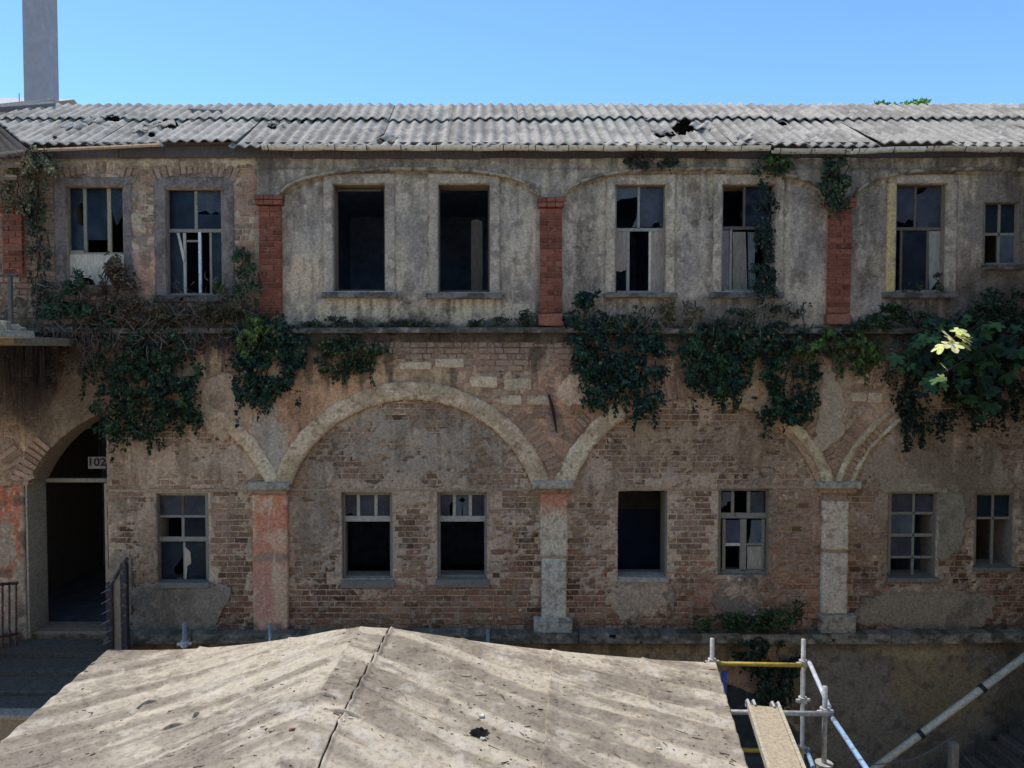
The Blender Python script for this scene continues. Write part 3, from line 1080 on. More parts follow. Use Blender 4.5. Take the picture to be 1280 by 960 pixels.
xs_ = W(324, 300)[0]
zt2 = W(600, 188)[2]; zb2 = W(600, 413)[2]
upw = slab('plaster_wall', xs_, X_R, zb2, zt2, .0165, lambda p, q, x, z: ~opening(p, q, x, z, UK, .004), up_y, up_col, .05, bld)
for (cx_, hw_) in BAYS:
    xa_, xb_ = W(cx_ - hw_, 240)[0], min(W(cx_ + hw_, 240)[0], X_R)

    def lm_mask(p, q, x, z):
        al = arch_line(p) + (fbm(x * 8, z * 0, 3, 501) - .5) * 2.0
        return (q < al + 1.0) & (q > al - 2.4) & (fbm(x * 3, z * 0 + 2, 3, 503) < .72)
    slab('arch_label', xa_, xb_, W(600, 252)[2], W(600, 208)[2], .010, lm_mask,
         lambda p, q, x, z: -.135 - .012 * (fbm(x * 12, z * 12, 3, 505) - .5),
         lambda p, q, x, z: mixc(np.broadcast_to(C(120, 111, 101), p.shape + (3,)).copy(), C(84, 77, 72), ss(.45, .62, fbm(x * 9, z * 9, 4, 507))), -.05, bld)
# bricks under the eaves, showing where the plaster has gone
mb = MB()
for (a, b) in ((428, 592), (690, 760), (1058, 1290), (880, 950)):
    for b_ in lay(W(a, 200)[0], min(W(b, 200)[0], X_R), W(600, 213)[2], W(600, 196)[2], -.052, lambda *k: random.random() < .9, lambda p, q, n: C(120, 92, 80) if n < .6 else C(110, 98, 92)):
        brick_geom(mb, b_[0], b_[1], b_[2], b_[3], b_[4], .02, b_[5])
mb.build('eaves_brickwork', M['brick'], upw, kind='stuff')


def ul_cov(p, q, x, z):
    n = fbm(x * 3.0, z * 3.4, 5, 201); n2 = fbm(x * 13, z * 16, 3, 203)
    return .46 + (n - .5) * .7 + (n2 - .5) * .6 + .3 * np.exp(-(((p - 182) / 14) ** 2 + ((q - 330) / 40) ** 2) ** 2) + .3 * ss(212, 204, q) - .15 * np.exp(-((p - 310) / 16) ** 2)


def ul_y(p, q, x, z):
    h = ss(.42, .62, ul_cov(p, q, x, z))
    return .006 - .022 * h - .012 * (fbm(x * 18, z * 20, 3, 205) - .5) - .006 * (fbm(x * 45, z * 50, 2, 207) - .5)


def ul_col(p, q, x, z):
    n = fbm(x * 2.4, z * 2.4, 4, 211); m = fbm(x * 8, z * 8, 4, 213)
    c = np.broadcast_to(C(122, 108, 98), p.shape + (3,)).copy()
    c = mixc(c, C(140, 126, 112), ss(.5, .65, n))
    c = mixc(c, C(150, 116, 102), blob(p, q, 184, 335, 14, 34, m) * .9)
    c = mixc(c, C(84, 76, 72), ss(.52, .68, m) * .7)
    c = mixc(c, C(148, 138, 124), ss(216, 206, q + (m - .5) * 14) * .6)
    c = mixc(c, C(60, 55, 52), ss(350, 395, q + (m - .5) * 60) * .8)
    c = mixc(c, C(70, 66, 66), ss(316, 324, p) * ss(280, 250, q) * .7)
    return soot_shade(p, q, x, z, c)


ulw = slab('old_brick_wall', X_L, W(325, 300)[0], zb2, zt2, .0165, lambda p, q, x, z: ~opening(p, q, x, z, UK, .004), ul_y, ul_col, .05, bld)


def ok_ul(p, q, a, b, z0, z1):
    for k in ('U1', 'U2'):
        r_ = WR[k]
        if b > r_[0] - .004 and a < r_[1] + .004 and z1 > r_[2] - .004 and z0 < r_[3] + .004: return False
    return 192 < q < 408 and p < 321


mb = MB()
for b_ in lay(X_L, W(323, 300)[0], zb2, zt2, -.004, ok_ul, lambda p, q, n: (C(118, 94, 82) if n < .7 else C(96, 84, 78)) * (1 - .3 * ss(340, 400, q))):
    brick_geom(mb, b_[0], b_[1], b_[2], b_[3], b_[4], .045, b_[5])
mb.build('old_brickwork', M['brick'], ulw, kind='stuff')
voussoir_ring(243, 345, 128, 144, R(-24), R(24), -.022, ulw, 7.2)
voussoir_ring(120, 345, 128, 142, R(-20), R(20), -.018, ulw, 7.2)


# red brick piers of the upper storey
def brick_pier(name, prect, cap, base, yf=-.10):
    r_ = rect(prect)
    core = MB(); core.box(r_[0] + .006, r_[1] - .006, yf + .020, 0.0, r_[2], r_[3], C(128, 92, 78))
    po = core.build(name, M['render'], bld)
    n = int(round((r_[3] - r_[2]) / .0805)); h = (r_[3] - r_[2]) / n
    w = r_[1] - r_[0]
    for j in range(n):
        z = r_[2] + j * h
        cuts = [[0, .66, 1], [0, .34, 1], [0, .5, 1], [0, 1]][(j % 2) if random.random() < .8 else random.choice((2, 3))]
        for k in range(len(cuts) - 1):
            a, b = r_[0] + w * cuts[k] + .004, r_[0] + w * cuts[k + 1] - .004
            t = random.random()
            col = (C(108, 66, 56) * (1 - t) + C(94, 60, 53) * t) * random.uniform(.5, 1.15)
            place_brick('pier_brick', a, b, z + .006, z + h - .006, yf + random.uniform(-.004, .004), col, po, M['redbrick'])
    c_ = rect(cap)
    for (zz0, zz1, e) in ((c_[2], (c_[2] + c_[3]) / 2 - .003, .0), ((c_[2] + c_[3]) / 2 + .003, c_[3], .008)):
        nb = 3
        for k in range(nb):
            a = c_[0] - e + (c_[1] - c_[0] + 2 * e) * k / nb + .003; b = c_[0] - e + (c_[1] - c_[0] + 2 * e) * (k + 1) / nb - .003
            m_ = MB(); brick_geom(m_, a, b, zz0, zz1, yf - .045 - e, -.01, C(102, 64, 55) * random.uniform(.7, 1.1))
            m_.build('cap_brick', M['redbrick'], po)
    if base:
        b_ = rect(base)
        m_ = MB(); m_.box(b_[0], b_[1], yf - .03, 0.0, b_[2], b_[3], C(112, 76, 64), .01, .003)
        m_.build('pier_plinth', M['redbrick'], po)
    return po


BVsave = BV; BV = []
brick_pier('brick_pier', (326, 259, 354, 398), (322, 246, 356, 258), None)
brick_pier('brick_pier', (674, 262, 702, 392), (672, 249, 704, 261), (672, 393, 704, 408))
brick_pier('brick_pier', (1032, 262, 1060, 392), (1030, 250, 1064, 261), (1029, 393, 1058, 406))
brick_pier('brick_pier', (8, 268, 33, 344), (6, 256, 35, 267), None)


# ------------------------------------------------------------------ window surrounds
def surround(prect, op, yf, base, seed, name='window_surround', chip=2.0, leftcol=None):
    r_ = rect(prect); o_ = rect(op)

    def mk(p, q, x, z):
        n = np.maximum(fbm(x * 9, z * 7, 4, 221 + seed) - .48, 0) * .03 * chip
        return (x > r_[0] + n) & (x < r_[1] - n) & (z < r_[3] - n * .6) & (z > r_[2] + n) & ~((x > o_[0] - .002) & (x < o_[1] + .002) & (z < o_[3] + .002))

    def yy(p, q, x, z):
        e = np.minimum(np.minimum(x - r_[0], r_[1] - x), r_[3] - z)
        return yf + .012 * ss(.02, 0, e) - .01 * (fbm(x * 8, z * 8, 4, 223 + seed) - .5) - .004 * (fbm(x * 30, z * 30, 3, 225) - .5)

    def cl(p, q, x, z):
        n = fbm(x * 5, z * 4, 4, 227 + seed); m = fbm(x * 14, z * 10, 4, 229 + seed)
        c = np.broadcast_to(C(*base), p.shape + (3,)).copy()
        c = mixc(c, C(*[v * .8 for v in base]), ss(.5, .64, n) * .8)
        c = mixc(c, C(*[min(240, v * 1.16) for v in base]), ss(.52, .66, m) * .7)
        c = c * np.array([1.0, .978, 0.985])
        if leftcol: c = mixc(c, C(*leftcol), (x < o_[0]) * (z < o_[3]) * ss(.35, .5, 1 - n))
        return c
    return slab(name, r_[0], r_[1], r_[2], r_[3], .0125, mk, yy, cl, .10, bld, 'render')


surround((68, 221, 166, 358), WIN['U1'], -.022, (88, 82, 82), 1, chip=.7)
surround((193, 221, 293, 372), WIN['U2'], -.022, (90, 84, 84), 2, chip=.7)
surround((405, 217, 494, 366), WIN['U3'], -.038, (126, 119, 112), 3, chip=1.0)
surround((536, 217, 625, 367), WIN['U4'], -.038, (126, 119, 111), 4, chip=1.0)
surround((757, 218, 844, 367), WIN['U5'], -.038, (132, 124, 114), 5, chip=2.6)
surround((891, 218, 979, 366), WIN['U6'], -.038, (130, 122, 113), 6, chip=2.0)
surround((1108, 218, 1195, 366), WIN['U7'], -.038, (124, 116, 106), 7, chip=1.8, leftcol=(146, 130, 96))


def sill(prect, col, depth=-.12, name='window_sill'):
    r_ = rect(prect)
    c0 = np.array(C(*col))
    return slab(name, r_[0], r_[1], r_[2], r_[3], .0125,
                lambda p, q, x, z: fbm(x * 12, z * 10, 3, 231) < .78,
                lambda p, q, x, z: depth - .012 * (fbm(x * 10, z * 10, 3, 233) - .5),
                lambda p, q, x, z: mixc(np.broadcast_to(c0, p.shape + (3,)).copy(), c0 * .5, ss(.45, .65, fbm(x * 8, z * 14, 4, 235))), .12, bld, 'stone')


for s_, c_ in (((405, 366, 497, 373), (92, 90, 90)), ((533, 367, 627, 374), (88, 86, 86)), ((754, 367, 844, 373), (92, 88, 84)), ((886, 366, 976, 373), (80, 80, 82)), ((1102, 366, 1192, 373), (84, 80, 78)), ((196, 370, 293, 378), (72, 68, 68)), ((1226, 332, 1276, 338), (80, 76, 74))):
    sill(s_, c_)

# ------------------------------------------------------------------ windows
WH = C(132, 131, 128); BL = C(108, 108, 108); GR = C(112, 112, 110); OW = C(118, 112, 98); DW = C(74, 68, 64); GN = C(100, 100, 95)
GL = C(78, 78, 82, 1.1); GLD = C(34, 40, 50, 1.0); GLB = C(42, 52, 58, 1.1); GLW = C(104, 108, 110, 1.1)


def pbar(mb, r4, Y, dep, col):
    x0_, x1_, z0_, z1_ = rect(r4, Y)
    mb.box(x0_, x1_, Y, Y + dep, z0_, z1_, col, .004)


def window(key, fw=3.0, col=WH, Y=.10, bars=(), panes=(), frame=None, sillr=None, boards=(), extra=()):
    o_ = frame or WIN[key]
    mb = MB()
    a, b, c, d = o_
    pbar(mb, (a - 1, b - 1, a + fw, d + 1), Y, .07, col)
    pbar(mb, (c - fw, b - 1, c + 1, d + 1), Y, .07, col)
    pbar(mb, (a + fw + .2, b - 1, c - fw - .2, b + fw * .8), Y + .003, .064, col)
    pbar(mb, (a + fw + .2, d - fw, c - fw - .2, d + 1), Y + .003, .064, col)
    w = mb.build('window', M['paint'], bld)
    for it in bars:
        r4 = it[:4]; cc = it[4] if len(it) > 4 else col; nm = it[5] if len(it) > 5 else ('mullion' if (r4[2] - r4[0]) < (r4[3] - r4[1]) else 'transom')
        yo = it[6] if len(it) > 6 else .012
        m_ = MB(); pbar(m_, r4, Y + yo, .035, cc); m_.build(nm, M['paint'], w)
    for it in panes:
        pts, cc = it[0], it[1]
        if len(pts) == 4 and not hasattr(pts[0], '__len__'):
            a_, b_, c_, d_ = pts; pts = [(a_, b_), (c_, b_), (c_, d_), (a_, d_)]
        yo = Y + .024 + random.uniform(-.002, .002)
        m_ = MB(); P = [W(p_[0], p_[1], yo) for p_ in pts]
        m_.prism([(p_[0], p_[2]) for p_ in P], yo, yo + .004, cc)
        m_.build('pane', M['glass'], w)
    for it in boards:
        pts, cc, nm, yo, th = it
        if len(pts) == 4 and not hasattr(pts[0], '__len__'):
            a_, b_, c_, d_ = pts; pts = [(a_, b_), (c_, b_), (c_, d_), (a_, d_)]
        m_ = MB(); P = [W(p_[0], p_[1], Y + yo) for p_ in pts]
        m_.prism([(p_[0], p_[2]) for p_ in P], Y + yo, Y + yo + th, cc)
        m_.build(nm, M['wood'], w)
    if sillr:
        m_ = MB(); x0_, x1_, z0_, z1_ = rect(sillr, -.03)
        m_.box(x0_, x1_, -.06, Y + .08, z0_, z1_, col * .72, .008); m_.build('sill', M['paint'], w)
    return w


window('U1', 2.5, OW, frame=(83, 233, 156, 318), bars=((104, 235, 108.5, 316, GN), (134, 235, 139, 316, OW), (85, 313, 108, 317, OW)),
       panes=(([(86, 235), (104, 235), (104, 252), (96, 258), (91, 268), (98, 279), (104, 283), (104, 314), (86, 314)], GLB), ([(139, 235), (154, 235), (154, 268), (146, 282), (139, 262)], GLB), ((109, 235, 134, 300), GLD)),
       boards=(([(84, 318), (155, 318), (155, 356), (119, 356), (117, 350), (110, 347), (103, 347), (99, 352), (98, 356), (84, 356)], C(148, 142, 134), 'infill_board', -.03, .05),))
window('U2', 2.5, GN, bars=((243, 238, 247, 287, GN), (210, 286, 278, 290.5, GN), (229, 291, 232.5, 367, WH), (248, 290, 251.5, 368, C(176, 176, 176)), (262, 291, 265, 367, GN), (233, 300, 248, 302.5, GN)),
       panes=(((212, 239, 243, 286), GLD), ([(247, 239), (276, 239), (276, 268), (270, 264), (264, 268), (257, 263), (247, 266)], GL), ((247, 268, 276, 286), GLD), ((212, 291, 229, 366), GLB), ((265, 291, 276, 366), GLB)),
       boards=(([(221, 291), (224, 291), (231, 322), (229, 328)], C(150, 148, 142), 'loose_lath', -.015, .012),))
window('U3', 2.0, DW, Y=.2, boards=(([(421, 236), (476, 236), (476, 239), (421, 239)], DW, 'head_lining', .03, .04),))
window('U4', 2.0, DW, Y=.2, boards=(([(589, 276), (596, 274), (603, 277), (603, 364), (589, 364)], C(66, 64, 60), 'door_leaf', .2, .04),))
window('U5', 2.5, GR, bars=((797, 233, 800, 287, GR), (770, 285, 831, 289, GR), (783, 289, 787, 364, GR), (811, 289, 814, 364, C(150, 148, 140))),
       panes=(([(770, 234), (797, 234), (797, 246), (787, 248), (776, 249), (770, 253)], GLW), ([(795, 284), (790, 284), (795, 274), (797, 262), (797, 284)], GLW), ([(800, 234), (829, 234), (829, 284), (826, 284), (824, 277), (818, 279), (814, 284), (800, 284)], GL)),
       boards=(([(768, 289), (783, 289), (783, 337), (776, 340), (768, 338)], C(112, 104, 100), 'shutter', .02, .03), ((814, 289, 829, 364), C(116, 108, 104), 'shutter', .02, .03)))
window('U6', 2.5, GR, bars=((902, 283, 966, 287, DW), (912, 287, 915, 362, GR), (929, 233, 932, 284, DW)),
       panes=(([(932, 234), (965, 234), (965, 283), (930, 283), (925, 268), (930, 256)], GLD),),
       boards=(((902, 288, 911, 362), C(92, 90, 92), 'shutter', .02, .03), ([(916, 290), (932, 290), (934, 362), (916, 362)], C(98, 94, 92), 'shutter', .02, .03), ([(935, 290), (945, 291), (943, 330), (946, 362), (936, 361)], C(80, 90, 94), 'torn_board', .03, .02)))
window('U7', 2.5, GR, bars=((1143, 232, 1146, 284, DW), (1120, 284, 1181, 288, DW), (1125, 288, 1128, 363, DW), (1158, 288, 1161, 363, DW)),
       panes=(([(1120, 233), (1143, 233), (1143, 276), (1135, 274), (1131, 279), (1120, 276)], GL), ([(1146, 244), (1155, 240), (1160, 233), (1180, 233), (1180, 284), (1146, 284)], GL), ((1128, 289, 1158, 362), GLD)),
       boards=(([(1161, 289), (1176, 289), (1174, 320), (1176, 345), (1164, 362), (1161, 362)], C(112, 112, 110), 'curtain', .03, .01),))
window('U8', 2.5, GN, bars=((1247, 255, 1250.5, 330, GN), (1230, 291, 1275, 294.5, GN)),
       panes=(((1231, 256, 1247, 291), GLB), ((1250, 256, 1273, 291), GLB), ((1250, 295, 1273, 329), GLW)))
window('L1', 3.0, BL, bars=((227, 619, 230, 645, DW), (200, 644, 257, 647, BL), (227, 647, 230.5, 672, BL), (199, 671, 258, 677, BL), (229, 678, 232, 724, BL)),
       panes=(((200, 619, 227, 645), GL), ((230, 619, 257, 645), GL), ((231, 647, 257, 671), GLD), ([(203, 678), (229, 678), (229, 696), (217, 711), (221, 724), (203, 724)], GLB), ((232, 678, 257, 724), GLB)),
       boards=(([(230, 682), (238, 690), (239, 704), (234, 708), (233, 724), (231, 724)], C(140, 136, 128), 'torn_paper', .01, .006),), sillr=(199, 728, 262, 735))
window('L2', 3.5, BL, bars=((446, 619, 450, 645, WH), (468, 619, 472, 645, WH), (430, 645, 490, 652, WH)),
       panes=(([(432, 619), (446, 619), (446, 645), (442, 645), (440, 641), (434, 642), (432, 645)], GL), ((450, 619, 468, 645), GL), ((472, 619, 487, 645), GL)), sillr=(426, 725, 493, 735))
window('L3', 3.5, BL, bars=((566, 619, 570, 645, WH), (586, 619, 590, 645, WH), (549, 645, 608, 652, WH)),
       panes=(([(551, 619), (566, 619), (566, 626), (562, 631), (562, 645), (551, 645)], GL), ([(570, 619), (586, 619), (586, 645), (579, 645), (578, 629), (582, 625), (578, 621), (574, 625), (578, 629), (577, 645), (570, 645)], GLW), ((590, 619, 605, 645), GL)), sillr=(545, 724, 611, 734))
window('L5', 3.0, GN, bars=((914, 614, 918, 641, GN), (934, 614, 938, 641, GN), (900, 641, 960, 648, GN), (925, 649, 933, 714, GN), (903, 649, 907, 714, GN), (952, 649, 956, 714, GN), (907, 679, 925, 682.5, C(150, 152, 160)), (933, 679, 952, 682, GN), (901, 712, 959, 717, GN)),
       panes=(([(902, 615), (914, 615), (914, 627), (909, 627), (908, 632), (905, 632), (902, 636)], GLW), ((938, 615, 955, 641), GL), ((907, 650, 925, 679), C(86, 86, 100, 1.1)), ([(939, 650), (952, 650), (952, 679), (935, 679), (938, 668)], GLW)),
       boards=(((934, 683, 952, 711), C(116, 116, 112), 'door_panel', .02, .02),))
window('L6', 3.0, GN, bars=((1140, 617, 1143, 720, GN), (1113, 640, 1170, 643, GN), (1112, 667, 1171, 671, GN), (1113, 695, 1170, 698, GN)),
       panes=(((1114, 618, 1140, 640), GL), ((1143, 618, 1168, 640), GL), ((1114, 643, 1140, 667), GLW), ((1114, 671, 1140, 695), GL)), sillr=(1108, 722, 1174, 728))
window('L7', 2.5, GN, bars=((1239, 619, 1242, 706, GN), (1219, 646, 1267, 649, GN)),
       panes=(((1220, 619, 1239, 646), GLB), ((1242, 619, 1265, 646), GLB)), sillr=(1216, 709, 1270, 714))
# frameless opening: mortar sill and a strip of side frame
mb = MB(); x0_, x1_, z0_, z1_ = rect((770, 721, 836, 728)); mb.box(x0_, x1_, -.03, .3, z0_, z1_ - .004, C(128, 124, 120), .012, .004)
mb.build('mortar_sill', M['stone'], bld)
mb = MB(); pbar(mb, (832, 614, 835.5, 722), .06, .06, BL); mb.build('frame_strip', M['paint'], bld)

# lintel strips over the lower windows
for r4 in ((366, 609.5, 664, 613.5), (136, 611, 316, 615), (716, 609, 900, 612.5), (896, 606.5, 1018, 610.5)):
    x0_, x1_, z0_, z1_ = rect(r4); mb = MB(); mb.box(x0_, x1_, -.024, .02, z0_, z1_, C(120, 110, 100), .006)
    mb.build('lintel_strip', M['stone'], bld)

# doorway: transom bar, frame, cap of the passage
mb = MB(); pbar(mb, (57, 598, 136, 603), .34, .06, C(108, 106, 98)); mb.build('door_transom', M['wood'], bld)
mb = MB(); pbar(mb, (131.5, 604, 135, 790), .06, .08, C(120, 112, 100)); mb.build('door_post', M['wood'], bld)
# door number plaque
sg = thing('number_sign', 'pale rectangular plaque reading 102 hanging in the arched doorway', 'sign', tuple(W(121, 578, .3)))
x0_, x1_, z0_, z1_ = rect((110, 571, 132, 586), .3)
mb = MB(); mb.box(x0_, x1_, .30, .312, z0_, z1_, C(96, 92, 94), .002); mb.build('plate', M['paint'], sg)
cu = bpy.data.curves.new('numerals', 'FONT'); cu.body = '102'; cu.align_x = 'CENTER'; cu.align_y = 'CENTER'; cu.size = .155; cu.extrude = .0015; cu.offset = .002
to = bpy.data.objects.new('numerals', cu); COL.objects.link(to)
bpy.context.view_layer.update()
tm = bpy.data.meshes.new_from_object(to.evaluated_get(bpy.context.evaluated_depsgraph_get()))
bpy.data.objects.remove(to); tm.name = 'numerals'
tm.transform(Matrix.Translation((0, -.004, 0)) @ Matrix.Rotation(R(90), 4, 'X') @ Matrix.Scale(1.15, 4, (1, 0, 0)))
tm.materials.clear()
obj('numerals', tm, mat('black_lettering', tuple(C(34, 32, 40, 1.0)), .8, 20, .2, 0), sg)
mb = MB(); hp = W(124, 571, .306); mb.tube([hp, hp + np.array([0, 0, .35])], .004, 6, C(60, 60, 60, 1.0)); mb.build('hanger', M['metal'], sg)


# ------------------------------------------------------------------ basement wall below the ledge
def bs_mask(p, q, x, z):
    return ~(((p - 868) ** 2 + (q - 1010) ** 2 < 160 ** 2))


def bs_y(p, q, x, z):
    n = fbm(x * 2.5, z * 2.5, 5, 241)
    right = ss(985, 1005, p + (n - .5) * 20)
    top = ss(.45, .62, n + (822 - q) / 90) * right
    return .01 - .03 * right + .035 * top - .02 * (fbm(x * 8, z * 8, 4, 243) - .5) - .02 * (fbm(x * 1.5, z * 1.5, 3, 247) - .5) - .006 * (fbm(x * 30, z * 30, 3, 249) - .5) + .03 * ss(.5, .6, n) * ss(1225, 1250, p)


def bs_col(p, q, x, z):
    n = fbm(x * 2.2, z * 2.2, 5, 251); m = fbm(x * 8, z * 8, 4, 253); dr = fbm(x * 7, z * .9, 4, 257)
    c = np.broadcast_to(C(118, 108, 92), p.shape + (3,)).copy()
    c = mixc(c, C(80, 68, 54), ss(.52, .64, dr) * .75)
    c = mixc(c, C(128, 104, 88), blob(p, q, 930, 845, 40, 36, n) * .8)
    c = mixc(c, C(96, 93, 88), ss(990, 1010, p + (m - .5) * 20) * .9)
    c = mixc(c, C(104, 100, 92), ss(.5, .65, n) * .5 * (p > 1000))
    c = mixc(c, C(108, 98, 80), blob(p, q, 1172, 856, 58, 46, n * .6 + .2, .3) * .85)
    c = mixc(c, C(126, 118, 100), blob(p, q, 1150, 812, 60, 12, m) * .7)
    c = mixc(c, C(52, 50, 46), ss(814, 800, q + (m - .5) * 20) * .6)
    c = mixc(c, C(70, 66, 60), ss(1225, 1250, p + (m - .5) * 40) * .7)
    c = mixc(c, C(58, 56, 54), ss(.56, .7, m) * .5)
    return c


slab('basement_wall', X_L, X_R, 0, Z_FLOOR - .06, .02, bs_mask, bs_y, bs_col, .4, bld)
mb = MB(); mb.box(X_L, X_R, .45, .6, 0, Z_FLOOR - .4, C(60, 56, 54, 1.0)); 
mb = MB(); mb.box(X_L, X_R, 2.6, 2.75, 0, Z_FLOOR - .38); mb.build('cellar_wall', M['floor'], bld)

# ------------------------------------------------------------------ roof
SL = R(30.0)
YE = -.36
Z_E = 7.0 + (446.5 - 186) / FPX * (10.667 + YE)
PITCHC = 0.160
ROOFM = []
roof = None


def roofpt(x, t, up=0.0):
    return np.stack([x, YE + t * math.cos(SL) - up * math.sin(SL), Z_E + t * math.sin(SL) + up * math.cos(SL)], -1)


rb = MB()
RX0, RX1 = W(-72, 185, YE)[0], 11.3
T1 = 2.43
yr, zr = YE + T1 * math.cos(SL), Z_E + T1 * math.sin(SL)
# rear slope in one piece and battens under the sheets
k = int((RX1 - RX0) / .02)
xx = np.linspace(RX0 - .5, RX1, k)
cz = .024 * np.cos(2 * math.pi * xx / PITCHC)
V = np.concatenate([np.c_[xx, np.full(k, yr - .02), zr + cz - .03], np.c_[xx, np.full(k, yr + 2.6), zr + cz - 1.6]])
I = np.arange(k)
rb.add(V, np.c_[I[:-1], I[1:], I[1:] + k, I[:-1] + k], (), C(150, 146, 136, 1.0))
roof = rb.build('roof', M['sheet'], bld)
HOLES = [  # broken places in the sheets (photo pixels): x,y,rx,ry,seed
    (857, 158, 17, 9, 1), (481, 173, 12, 5, 2), (212, 157, 15, 5, 3), (140, 148, 11, 4, 4), (838, 168, 10, 4, 21), (380, 153, 4, 3, 5), (825, 169, 8, 3, 6), (978, 154, 6, 3, 8), (515, 180, 6, 3, 9), (340, 158, 6, 3, 10), (70, 172, 5, 3, 11), (180, 158, 6, 2.5, 12), (190, 168, 4, 3, 13), (543, 181, 5, 3, 14)]


def sheet(xa, xb, ta, tb, up0, up1, rot, seed, ragged=0.0, holes=True, name='roof_sheet'):
    nx = int(round((xb - xa) / PITCHC * 10)); nt_ = max(10, int((tb - ta) / .028))
    X, T = np.meshgrid(np.linspace(xa, xb, nx + 1), np.linspace(ta, tb, nt_ + 1))
    xm, tm_ = (xa + xb) / 2, (ta + tb) / 2
    Xr = X + (T - tm_) * rot; Tr = T - (X - xm) * rot * .6
    if ragged: Tr = Tr + (ss(.4, 0, (T - ta) / (tb - ta)) * (fbm(X * 5, X * 0 + seed, 3, 261) - .3) * ragged)
    up = .020 * np.cos(2 * math.pi * (X - 0.0) / PITCHC) + up0 + (up1 - up0) * (T - ta) / (tb - ta) + .010 * (fbm(X * 1.5, T * 2, 2, 263 + seed) - .5)
    P = roofpt(Xr, Tr, up); Pb = roofpt(Xr, Tr, up - .011)
    pc = (P[:-1, :-1] + P[1:, 1:]) / 2
    p, q = PX(pc[..., 0], pc[..., 2], pc[..., 1])
    Mk = np.ones(p.shape, bool)
    for (cx, cy, rx, ry, sd2) in (HOLES if holes else ()):
        n = fbm(pc[..., 0] * 13, T[:-1, :-1] * 5, 4, 270 + sd2) - .5
        Mk &= ~((((p - cx) / rx) ** 2 + ((q - cy) / ry) ** 2) + n * 3.4 < .8)
    Mk &= ~((p < 40) & (q > 150 + (p + 4) * .86 + 5 * (fbm(pc[..., 0] * 12, pc[..., 2] * 9, 3, 299) - .5)))
    if not holes: Mk &= fbm(pc[..., 0] * 14, T[:-1, :-1] * 12, 3, 295 + seed) < .62
    if not Mk.any(): return None
    n_ = X.size
    V = np.concatenate([P.reshape(-1, 3), Pb.reshape(-1, 3)])
    nn = fbm(X * 3, T * 3, 4, 281 + seed); mm = fbm(X * 11, T * 7, 4, 283 + seed)
    cc = np.broadcast_to(C(194, 182, 165, .92) * random.uniform(.86, 1.06), X.shape + (3,)).copy()
    cc = mixc(cc, C(158, 147, 133, .86), ss(.48, .64, nn) * .75); cc = mixc(cc, C(210, 200, 184, .86), ss(.56, .7, mm) * .6)
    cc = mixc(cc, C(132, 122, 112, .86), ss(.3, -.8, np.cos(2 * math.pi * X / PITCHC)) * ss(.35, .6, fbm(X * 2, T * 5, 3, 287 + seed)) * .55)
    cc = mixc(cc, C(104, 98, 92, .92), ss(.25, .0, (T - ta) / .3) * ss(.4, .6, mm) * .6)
    cl = np.concatenate([cc.reshape(-1, 3)] * 2)
    I_ = np.arange(n_).reshape(X.shape)
    a, b, c, d = I_[:-1, :-1], I_[:-1, 1:], I_[1:, 1:], I_[1:, :-1]
    F = [np.c_[a[Mk], b[Mk], c[Mk], d[Mk]], np.c_[d[Mk], c[Mk], b[Mk], a[Mk]] + n_]
    Pd = np.pad(Mk, 1)
    for (sl_, e0, e1) in (((slice(1, -1), slice(0, -2)), d, a), ((slice(1, -1), slice(2, None)), b, c), ((slice(0, -2), slice(1, -1)), a, b), ((slice(2, None), slice(1, -1)), c, d)):
        kk = Mk & ~Pd[sl_]
        F.append(np.c_[e1[kk], e0[kk], e0[kk] + n_, e1[kk] + n_])
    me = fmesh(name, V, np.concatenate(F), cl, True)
    return obj(name, me, M['sheet'], roof)


SW = PITCHC * 6
x = RX0; i = 0
while x < RX1 - .1:
    xe = min(x + SW, RX1)
    pm = float(PX((x + xe) / 2, Z_E, YE)[0])
    lift = random.uniform(0, .018) + (.035 if i % 5 == 3 else 0)
    lo_t = random.uniform(-.02, .025) + (.05 if pm < 320 else 0)
    sheet(x - .03, xe + .03, lo_t, 1.50, 0.012 * (i % 2) + lift, 0.012 * (i % 2), random.uniform(-.012, .012) * (2 if pm < 330 else 1), i, .10 if pm < 330 else .02)
    sheet(x - .03, xe + .03, 1.40 + random.uniform(-.05, .05), T1, .030 + .010 * (i % 2) + random.uniform(0, .016), .010 * (i % 2) + .02, random.uniform(-.012, .012), i + 40, .03)
    x = xe; i += 1
for k_, (pf, qf, wf, hf, rt) in enumerate(((872, 164, .22, .14, .5), (206, 161, .30, .10, -.4), (150, 150, .26, .10, .3), (484, 178, .2, .10, .6), (826, 171, .24, .08, -.5), (345, 161, .18, .09, .4), (120, 158, .3, .1, .25), (176, 168, .2, .12, -.3), (92, 165, .22, .1, .4), (930, 178, .2, .1, .4))):
    sl_ = (446.5 - qf) / FPX
    tf = (sl_ * (10.667 + YE) - (Z_E - 7)) / (math.sin(SL) - sl_ * math.cos(SL))
    xf = W(pf, qf, YE + tf * math.cos(SL))[0]
    sheet(xf - wf / 2, xf + wf / 2, tf - hf, tf + hf, .035, .055, rt, 80 + k_, 0.0, False, 'sheet_fragment')
